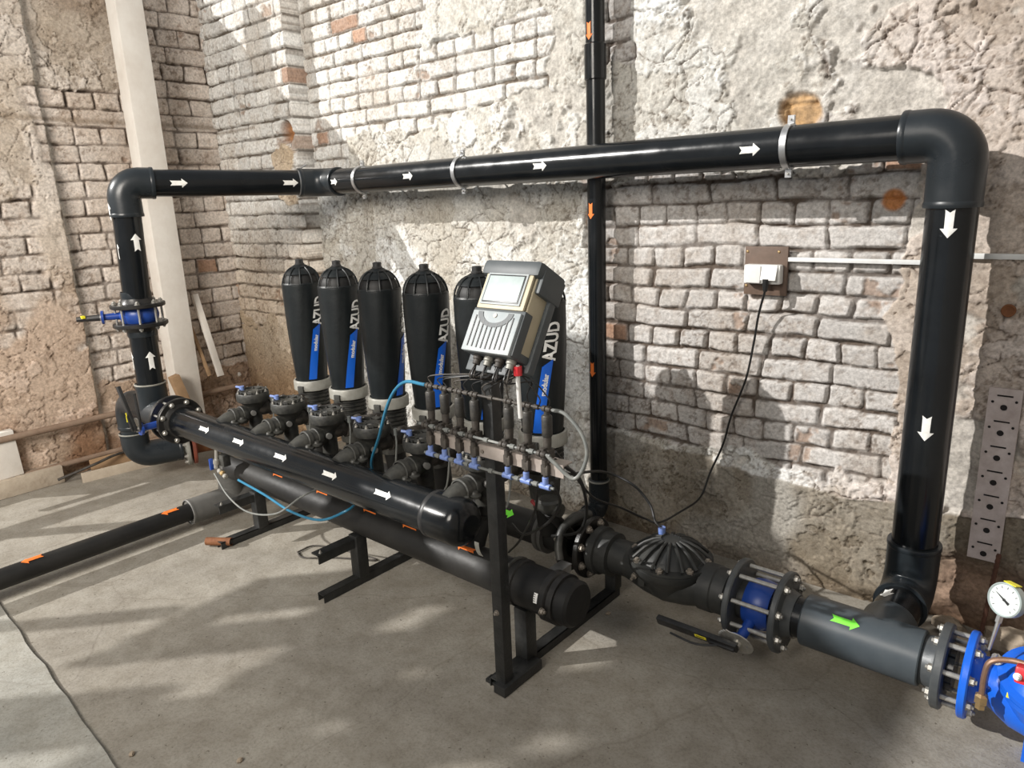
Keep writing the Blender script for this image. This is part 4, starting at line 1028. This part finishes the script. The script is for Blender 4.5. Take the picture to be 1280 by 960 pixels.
# cables from the glands to the rack
cabs = thing('cable_bundle', 'bundle of thin dark wires hanging from controller to solenoid rack', 'cables', L3(0, -.2, -.04))
RZ = .865
for k in range(14):
    g = L3(-.06 + .04 * (k % 4) + random.uniform(-.006, .006), -.148, -.04 + random.uniform(-.005, .005))
    xt = -1.62 + .47 * k / 13 + random.uniform(-.01, .01)
    md = V((g.x + (xt - g.x) * .35 + random.uniform(-.02, .02), 1.47, 1.12 + random.uniform(-.02, .02)))
    pts = smooth([g, g - vf * .03 + V((0, 0, -.01)), md, V((xt, 1.47, 1.075)), V((xt, 1.475, 1.045))], 6)
    MB().tube(pts, .0022, 6).build('wire', M_TUBEK if k % 3 else M_DUSTB, cabs)
p = L3(.075, -.13, -.05)
tag(MB().tube(smooth([p, p + V((0, -.0, -.06)), p + V((-.005, .01, -.15))], 5), .006, 8).build('red_tipped_probe', M_SOCK), 'pale probe lead with red tip below right corner of controller', 'cable')
tag(MB().lathe([(0, 0), (.012, 0), (.012, .025), (0, .025)], p + V((0, 0, -.028)), (0, 0, 1), 10).build('red_connector', M_RED), 'small red connector under right corner of controller', 'connector')

# ------------------------------------------------------------------ solenoid rack
RY = 1.475
T = thing('mounting_rail', 'long dusty metal rail of the solenoid rack', 'rail', (-1.375, RY, RZ - .02))
b = MB(); b.box((-1.375, RY, RZ), (.53, .004, .036)); b.box((-1.375, RY + .02, RZ + .018), (.53, .04, .004)); b.build('angle_bar', M_RAIL, T)
MB().cyl((-1.415, RY - .006, RZ), (-1.415, RY, RZ), .006, seg=10).build('screw', M_BOLTD, T)
sx = [-1.635, -1.57, -1.505, -1.44, -1.305, -1.235, -1.165]
def solenoid():
    T = thing('solenoid_valve', 'x', 'solenoid valve', (0, 0, 0))
    b = MB(); b.lathe([(0, .002), (.013, .0), (.015, .004), (.0155, .058), (.013, .062), (.008, .064), (.008, .074), (0, .074)], (0, 0, .095), (0, 0, 1), 18); b.build('coil', M_COIL, T)
    b = MB(); b.box((0, 0, .045), (.03, .03, .03), None, .003); b.lathe([(.0, 0), (.011, 0), (.012, .02), (.012, .036), (0, .036)], (0, 0, .06), (0, 0, 1), 14); b.box((0, -.018, .06), (.014, .02, .014), None, .002); b.build('body', M_DUSTB, T)
    b = MB(); b.lathe([(.0, 0), (.006, 0), (.006, .03), (.009, .032), (.009, .05), (0, .05)], (0, -.014, -.02), (0, 0, 1), 10)
    b.box((0, -.012, .0), (.024, .014, .03), None, .002); b.build('mount', M_DUSTB, T)
    b = MB(); b.lathe([(0, 0), (.009, 0), (.009, .022), (.007, .024), (0, .024)], (0, -.014, -.045), (0, 0, 1), 12); b.lathe([(0, 0), (.009, 0), (.009, .034), (0, .034)], (-.017, -.014, -.05), (1, 0, 0), 12); b.build('elbow_fitting', M_LBF, T, label='light blue push fitting')
    b = MB(); b.lathe([(0, 0), (.007, 0), (.009, .003), (.009, .012), (.006, .014), (.009, .017), (.009, .026), (.007, .03), (0, .03)], (-.015, 0, .175), (1, 0, 0), 12); b.build('top_fitting', M_DUSTB, T)
    b = MB(); b.lathe([(0, 0), (.007, 0), (.0095, .003), (.0095, .012), (.006, .014), (.0095, .017), (.0095, .026), (.007, .03), (0, .03)], (-.015, -.028, .052), (1, 0, 0), 12); b.build('front_fitting', M_DUSTB, T)
    return T
SO = solenoid()
nm = ['leftmost', 'second', 'third', 'fourth', 'fifth', 'sixth', 'rightmost']
for i, x in enumerate(sx):
    lab = ('brown-grey solenoid valve on the rail, %s of seven from the left' % nm[i]) if 0 < i < 6 else ('brown-grey solenoid valve at the %s end of the rail' % ('left' if i == 0 else 'right'))
    if i == 0:
        o = bpy.data.objects[SO]; o.location = (x, RY + .0, RZ); o['label'] = lab; o['group'] = 'solenoid valves on the rack'
    else: dup(SO, (x, RY, RZ), None, lab, 'solenoid valves on the rack')
for dy, dz, nm_, lb in ((0, .175, 'upper_air_line', 'thin grey tube line with fittings along tops of the solenoids'), (-.028, .052, 'lower_air_line', 'thin grey tube line with fittings just above the rail'), (-.014, -.05, 'drain_line', 'thin pale tube line joining the light blue fittings')):
    b = MB(); b.tube([(sx[0] - .03, RY + dy, RZ + dz), (sx[-1] + .03, RY + dy, RZ + dz)], .0042, 8)
    for k in range(6):
        xx = (sx[k] + sx[k + 1]) / 2; b.lathe([(0, 0), (.0075, 0), (.0075, .016), (0, .016)], (xx - .008, RY + dy, RZ + dz), (1, 0, 0), 10)
    tag(b.build(nm_, M_TUBEG if nm_ != 'upper_air_line' else M_DUSTB), lb, 'tube')
tag(MB().tube(smooth([(sx[-1] + .02, RY, RZ + .175), (-1.10, RY, RZ + .17), (-1.045, RY, RZ + .12), (-1.03, RY - .005, RZ + .06), (-1.06, RY - .02, RZ - .0), (-1.12, RY - .028, RZ - .005 + .04), (sx[-1] + .02, RY - .028, RZ + .052)][:7], 10), .0055, 10).build('loop_tube', M_TUBEG), 'pale grey tube looping round the right end of the rack', 'tube')
# blue tube from rack down behind the front pipe, and along to the brass fittings
b0 = V((sx[0] - .02, RY, RZ + .175))
tag(MB().tube(smooth([b0, P(505, 478, 1, 1.50), P(487, 500, 1, 1.52), P(474, 545, 1, 1.6), P(465, 585, 1, 1.70), V((-2.20, 1.74, .44))], 10), .0058, 10).build('blue_tube', M_TUBEB), 'bright blue tube arching from the rack down behind the front pipe', 'tube')
tag(MB().tube(smooth([P(298, 600, 1, 1.56), P(330, 618, 1, 1.54), P(365, 640, 1, 1.53), P(400, 650, 1, 1.53), P(430, 640, 1, 1.56), P(445, 628, 1, 1.63), P(455, 600, 1, 1.72)], 10), .0058, 10).build('blue_tube', M_TUBEB), 'blue tube sagging below the front pipe from the brass fittings', 'tube')
tag(MB().tube(smooth([P(268, 592, 1, 1.56), P(285, 620, 1, 1.53), P(310, 640, 1, 1.52), P(345, 642, 1, 1.52), P(375, 622, 1, 1.55), P(395, 612, 1, 1.62)], 10), .0042, 10).build('grey_tube', M_TUBEG), 'thin grey tube sagging beneath the front pipe at left', 'tube')
# fittings cluster below left of front pipe
fc = P(270, 580, 1, 1.56)
T = thing('sampling_valve', 'small cluster of brass and chrome fittings under the left end of the front pipe', 'fitting', fc - V((0, 0, .05)))
b = MB(); b.lathe([(0, 0), (.013, 0), (.013, .02), (.017, .022), (.017, .045), (.01, .047), (.01, .1), (0, .1)], fc + V((0, .0, -.02)), (.1, .1, 1), 12); b.build('tap_body', M_BOLT, T)
for k, (dx, dz) in enumerate(((.02, -.03), (.045, -.035), (.07, -.045))):
    MB().lathe([(0, 0), (.011, 0), (.013, .004), (.013, .018), (.009, .022), (0, .022)], fc + V((dx, 0, dz)), (1, 0, -.2), 8).build('coupling_nut', M_BRASS if k % 2 else M_BOLT, T)
MB().box(fc + V((-.03, -.01, -.005)), (.012, .02, .06), None, .004).build('tap_handle', M_BLUE, T)
b = MB(); b.box(fc + V((.035, .03, .02)), (.05, .04, .06), None, .006); b.build('bracket_block', M_DUSTP, T)
T2 = T
MB().cyl(fc + V((.0, .03, .0)), V((fc.x + .03, MY, MZ - .06)), .01, seg=10).build('riser_tube', M_DUSTP, T)
# small box under pipe (filter with red sticker), hoses by the main flange
hp = [P(650, 655, 1, 2.05), P(665, 640, 1, 1.9), P(700, 628, 1, 1.9), P(716, 650, 1, 1.95), P(700, 668, 1, 2.0), P(640, 668, 1, 2.05)]
tag(MB().tube(smooth([P(690, 604, 1, 1.5), P(700, 630, 1, 1.7), P(683, 655, 1, 1.85), P(655, 668, 1, 1.95), P(640, 655, 1, 2.0)], 10), .0052, 8).build('black_hose', M_TUBEK), 'thin black hose curling down from the rack, right of post', 'hose')
tag(MB().tube(smooth([P(694, 575, 1, 1.5), P(725, 600, 1, 1.7), P(733, 640, 1, 1.95), P(722, 665, 1, 2.02), P(690, 670, 1, 2.05)], 10), .006, 8).build('black_hose', M_TUBEK), 'black hose looping from end of the rail to the flange', 'hose')
tag(MB().tube(smooth([P(672, 610, 1, 1.5), P(668, 640, 1, 1.7), P(650, 675, 1, 1.9), P(636, 690, 1, 2.0)], 10), .0045, 8).build('black_hose', M_TUBEK), 'short black hose dropping straight from rack beside the post', 'hose')
tag(MB().tube(smooth([P(696, 597, 1, 1.55), P(718, 592, 1, 1.8), P(755, 590, 1, 2.2), P(790, 605, 1, 2.25), P(812, 630, 1, 2.26), P(819, 652, 1, 2.235), V((-1.22, HY + .02, HZ + .165))], 10), .0052, 8).build('control_tube', M_TUBEK), 'black control tube arching from the rack to the ribbed dome valve', 'tube')
b = MB(); b.tube(smooth([P(700, 700, 1, 2.0), P(698, 680, 1, 2.02), P(704, 660, 1, 2.06), P(720, 648, 1, 2.12), P(737, 642, 1, 2.2)], 8), .016, 12)
tag(b.build('bent_pipe_hook', M_DUSTP), 'bent dull grey tube over the end of rear pipe', 'pipe')
b = MB(); pb = P(693, 713, 1, 1.95); b.box(pb, (.05, .16, .004)); b.box(pb + V((.02, 0, -.015)), (.004, .16, .03)); 
tag(b.build('angle_bracket', M_STEEL), 'pale galvanised angle bracket between lower pipe and main flange', 'bracket')
# secondary small valve near right end
T = thing('drain_valve', 'small dusty valve with red handle behind the rack post', 'valve', (-1.60, 2.05, .3))
bb = P(686, 625, 1, 2.03)
b = MB(); b.lathe([(0, 0), (.03, 0), (.045, .02), (.05, .03), (.05, .05), (.04, .058), (0, .06)], bb + V((0, 0, -.05)), (0, 0, 1), 24); b.cyl(bb + V((.06, 0, -.03)), bb + V((-.06, 0, -.03)), .026, seg=18); b.build('body', M_DUSTP, T)
b = MB(); b.cyl(bb + V((0, 0, -.05)), V((bb.x, 2.17, HZ + .05)), .022, seg=16); b.build('stem', M_PIPED, T)
b = MB(); b.box(bb + V((-.06, -.02, -.02)), (.03, .014, .014), Matrix.Rotation(.5, 3, 'Y'), .004); b.build('handle', mat('dusty_red_paint', (.25, .03, .03), .6), T)

# ------------------------------------------------------------------ socket, trunking, power cable
s0 = P(958, 338, 1, YW - .02)
T = thing('power_socket', 'white double wall socket on a brown board with black plug', 'socket', (s0.x, YW - .03, s0.z - .09))
MB().box((s0.x + .005, YW - .035, s0.z), (.17, .016, .19), None, .002).build('board', M_PLATE, T)
for (dx, dz) in ((-.07, .075), (.055, .075), (-.07, -.06)): MB().lathe([(0, 0), (.006, 0), (.004, .003), (0, .004)], (s0.x + dx, YW - .043, s0.z + dz), (0, -1, 0), 10).build('screw', M_BRASS, T)
MB().box((s0.x + .005, YW - .062, s0.z - .01), (.145, .04, .075), None, .008).build('socket_body', M_SOCK, T)
MB().box((s0.x - .028, YW - .084, s0.z - .01), (.06, .008, .066), Matrix.Rotation(-.06, 3, 'X'), .002).build('flap', M_SOCK, T)
MB().box((s0.x + .038, YW - .09, s0.z - .002), (.06, .008, .062), Matrix.Rotation(-.35, 3, 'X'), .002).build('flap', M_SOCK, T)
pg = V((s0.x + .03, YW - .10, s0.z - .045))
b = MB(); b.lathe([(0, -.03), (.008, -.028), (.012, 0), (.012, .02), (0, .02)], pg, (0, 0, 1), 12); 
cb = [pg + V((0, 0, -.025)), P(948, 395, 1, 2.76), P(942, 430, 1, 2.78), P(932, 475, 1, 2.785), P(914, 520, 1, 2.785), P(904, 555, 1, 2.785), P(888, 590, 1, 2.76), P(875, 622, 1, 2.68), P(850, 640, 1, 2.5), P(824, 653, 1, 2.33), P(806, 648, 1, 2.30), P(775, 634, 1, 2.2), P(742, 622, 1, 2.0), P(715, 590, 1, 1.75), P(694, 565, 1, 1.52)]
b.tube(smooth(cb, 8), .0045, 10)
tag(b.build('power_cable', M_TUBEK), 'thin black cable hanging from the socket down to the rack', 'cable')
T0 = P(964, 322, 1, YW - .03); T1 = P(1166, 330, 1, YW - .03)
b = MB(); b.box(((T0.x + -.47) / 2, YW - .033, (T0.z + T1.z) / 2 + .0), (-.47 - T0.x, .016, .016), None, .002)
tag(b.build('cable_trunking', M_TRUNK), 'white plastic cable trunking from socket to behind the right riser', 'cable trunking')
b = MB(); T2_ = P(1222, 320, 1, YW - .03); b.box(((T2_.x - .1 + .7) / 2, YW - .033, T2_.z), (.8 - T2_.x, .016, .018), None, .002)
tag(b.build('cable_trunking', M_TRUNK), 'white plastic cable trunking right of the riser, to the right edge', 'cable trunking')
tag(MB().lathe([(.016, .0), (.021, .0), (.021, .012), (.018, .014), (.016, .012), (0, .004)], P(1261, 388, 1, YW - .024), (0, -1, 0), 20).build('wall_tube_end', M_RUST), 'round rusty tube end set in the pinkish wall at right', 'pipe end')

# perforated steel strip and rebar
m0 = P(1257, 486, 1, 2.79); m1 = P(1229, 700, 1, 2.79)
T = thing('perforated_strip', 'painted perforated steel strip fixed upright on the wall at far right', 'metal strip', (m0.x, 2.79, m1.z))
hh = m0.z - m1.z; mx_ = (m0.x + m1.x) / 2
MB().box((mx_, 2.795, (m0.z + m1.z) / 2), (.095, .012, hh)).build('plate', M_PERF, T)
for k in range(7):
    z = m1.z + hh * (k + .5) / 7
    MB().lathe([(0, .001), (.010, .001), (.010, .0)], (mx_, 2.788, z - .02), (0, -1, 0), 16).build('hole', M_HOLE, T)
    MB().box((mx_, 2.7885, z + .02), (.045, .002, .005)).build('slot', M_HOLE, T)
    for s in (-1, 1): MB().lathe([(0, .001), (.0045, .001), (.0045, 0)], (mx_ + s * .033, 2.788, z + .003 * s), (0, -1, 0), 10).build('hole', M_HOLE, T)
b = MB(); r0 = V((-.205, 2.74, .36)); r1 = V((-.225, 2.70, .0)); n = 40
pts = [r0.lerp(r1, k / n) for k in range(n + 1)]; b.tube(pts, [.0085 if k % 2 else .0065 for k in range(n + 1)], 8)
tag(b.build('steel_rebar', mat('dark_rusty_rebar', (.06, .025, .015), .85, 0, (.12, .05, .03), 40, .5)), 'rusty ribbed reinforcing bar standing against the wall at right', 'steel bar')
# rubble at the foot of the wall on the right
T = None
for k, (x, y, s_) in enumerate(((-.33, 2.76, .05), (-.25, 2.66, .06), (-.12, 2.72, .09), (-.05, 2.62, .07))):
    b = MB(); rr = random.Random(k)
    b.lathe([(0, -.4), (.6, -.35), (1, .0), (.85, .5), (.35, .75), (0, .78)], (0, 0, 0), (0, 0, 1), 9, mod=lambda t, h: 1 + .25 * math.sin(3 * t + k + 4 * h))
    b.v = [(x + v[0] * s_ * 1.1, y + v[1] * s_ * .7, .4 * s_ + v[2] * s_) for v in b.v]
    tag(b.build('broken_brick', M_DEBRIS, sharp=25), ['small brown brick lump at wall foot beside the rebar, leftmost', 'brown brick lump in front of the rebar foot', 'largest brown brick lump behind the pressure gauge', 'brown brick lump at the right edge behind blue valve'][k], 'rubble', 'brick lumps at the wall foot')

# ------------------------------------------------------------------ left background
b = MB(); c0 = P(150, 0, 0, -4.85); 
CPx = -4.86; CPy = 2.12
b.box((CPx, CPy, 1.6), (.14, .165, 3.2), None, .006)
tag(b.build('concrete_post', M_POST), 'pale whitewashed square post standing against the left wall', 'post')
T = thing('heating_pipe', 'rusty brown pipe running low along the left wall', 'pipe', (-4.93, 1.6, .3))
MB().tube([(-4.9, .6, .35), (-4.9, 1.6, .348), (-4.905, 2.4, .344), (-4.9, 2.62, .344)], .02, 14).build('pipe', M_TANP, T)
elbow(T, (-4.9, 2.62, .344), (0, 1, 0), (1, 0, 0), .02, .03, .15, .03, M_TANP)
T = thing('heating_pipe', 'lower brown pipe close to floor along the left wall', 'pipe', (-4.93, 1.6, .08))
MB().tube([(-4.92, .6, .10), (-4.92, 2.6, .095)], .018, 12).build('pipe', M_TANP, T)
b = MB(); b.box((-4.97, .93, .055), (.2, .74, .11), None, .008)
tag(b.build('concrete_plinth', M_CONC), 'low tan concrete block on the floor at far left', 'concrete block')
b = MB(); b.box((-4.93, 1.0, .25), (.06, .2, .28), Matrix.Rotation(.03, 3, 'X'), .004)
tag(b.build('upright_board', M_POST), 'pale upright board standing on the concrete block at left edge', 'board')
def plank(a, c, w_, t_, lab, name='wooden_batten', m=None, cat='wood'):
    a = V(a); c = V(c); d = (c - a).normalized(); s_ = d.cross(V((1, 0, 0))).normalized(); n2 = d.cross(s_)
    tag(MB().box((a + c) / 2, ((c - a).length, w_, t_), Matrix((d, s_, n2)).transposed(), .003).build(name, m or M_WOOD), lab, cat)
plank(P(243, 368, 0, -4.90), P(276, 470, 0, -4.72), .04, .03, 'pale wooden batten leaning on the wall right of the square post', m=M_POST)
plank(P(232, 392, 0, -4.93), P(262, 470, 0, -4.78), .022, .02, 'dark thin batten leaning behind the pale one', m=M_WOOD)
plank(P(262, 395, 1, 2.64), P(300, 470, 1, 2.6), .02, .02, 'thin grey stick leaning in the corner left of the filters', 'stick', M_POST)
plank((-4.86, 1.45, .05), (-4.80, 1.85, .07), .10, .02, 'brown plank lying on the floor by the left wall', 'wooden_plank')
plank((-4.76, 1.36, .012), (-4.70, 1.8, .014), .1, .015, 'flat pale plank on floor beside the brown one', 'wooden_plank', M_CONC)
tag(MB().box((-4.72, 2.02, .46), (.06, .06, .2), Matrix.Rotation(.25, 3, 'X'), .006).build('wooden_wedge', M_WOOD), 'raw yellow wood piece wedged behind the left tee', 'wood')
# cable coil on left floor
tag(MB().tube(smooth([(-4.83, 1.25, .04), (-4.78, 1.45, .09), (-4.8, 1.6, .11), (-4.85, 1.75, .08), (-4.86, 1.9, .05)], 8), .009, 8).build('old_cable', M_DUSTB), 'old brown cable lying along the left wall', 'cable')
# bent scrap on the floor by first stand foot
b = MB(); pts2 = []
for k in range(15):
    t = -2.2 + 4.6 * k / 14; pts2.append((.02 * math.cos(t), .02 * math.sin(t) + .021))
pts2 += [(p[0] * .82, (p[1] - .021) * .82 + .021) for p in reversed(pts2)]
fp = P(290, 682, 2, .005)
b.ext(pts2, fp, (.55, -.83, 0), (0, 0, 1), .13)
tag(b.build('metal_scrap', M_RUST), 'curled rusty tin scrap on floor at foot of the left stand', 'scrap')
# loop of cable on the floor between the stands
tag(MB().tube(smooth([P(372, 690, 2, .006), P(395, 682, 2, .006), P(440, 690, 2, .006), P(470, 700, 2, .006), P(420, 697, 2, .006), P(380, 697, 2, .006), P(372, 690, 2, .006)], 8), .004, 8).build('wire_loop', M_DUSTB), 'thin dark wire loop lying on the floor between the stands', 'wire')
# small stones
for k, (px, py) in enumerate(((165, 944), (300, 952), (697, 792), (760, 768))):
    p = P(px, py, 2, .0); b = MB(); b.lathe([(0, 0), (.008, .001), (.01, .006), (.006, .011), (0, .012)], (p.x, p.y, .0 if k > 1 else .0), (0, 0, 1), 7, mod=lambda t, h: 1 + .2 * math.sin(2 * t + k))
    tag(b.build('pebble', M_DEBRIS, sharp=20), ['tiny pebble near the bottom edge, leftmost', 'tiny pebble at the bottom edge left of centre', 'pebble on floor under the lower pipe end cap', 'pebble on floor below the large flange'][k], 'pebble', 'pebbles on the floor')
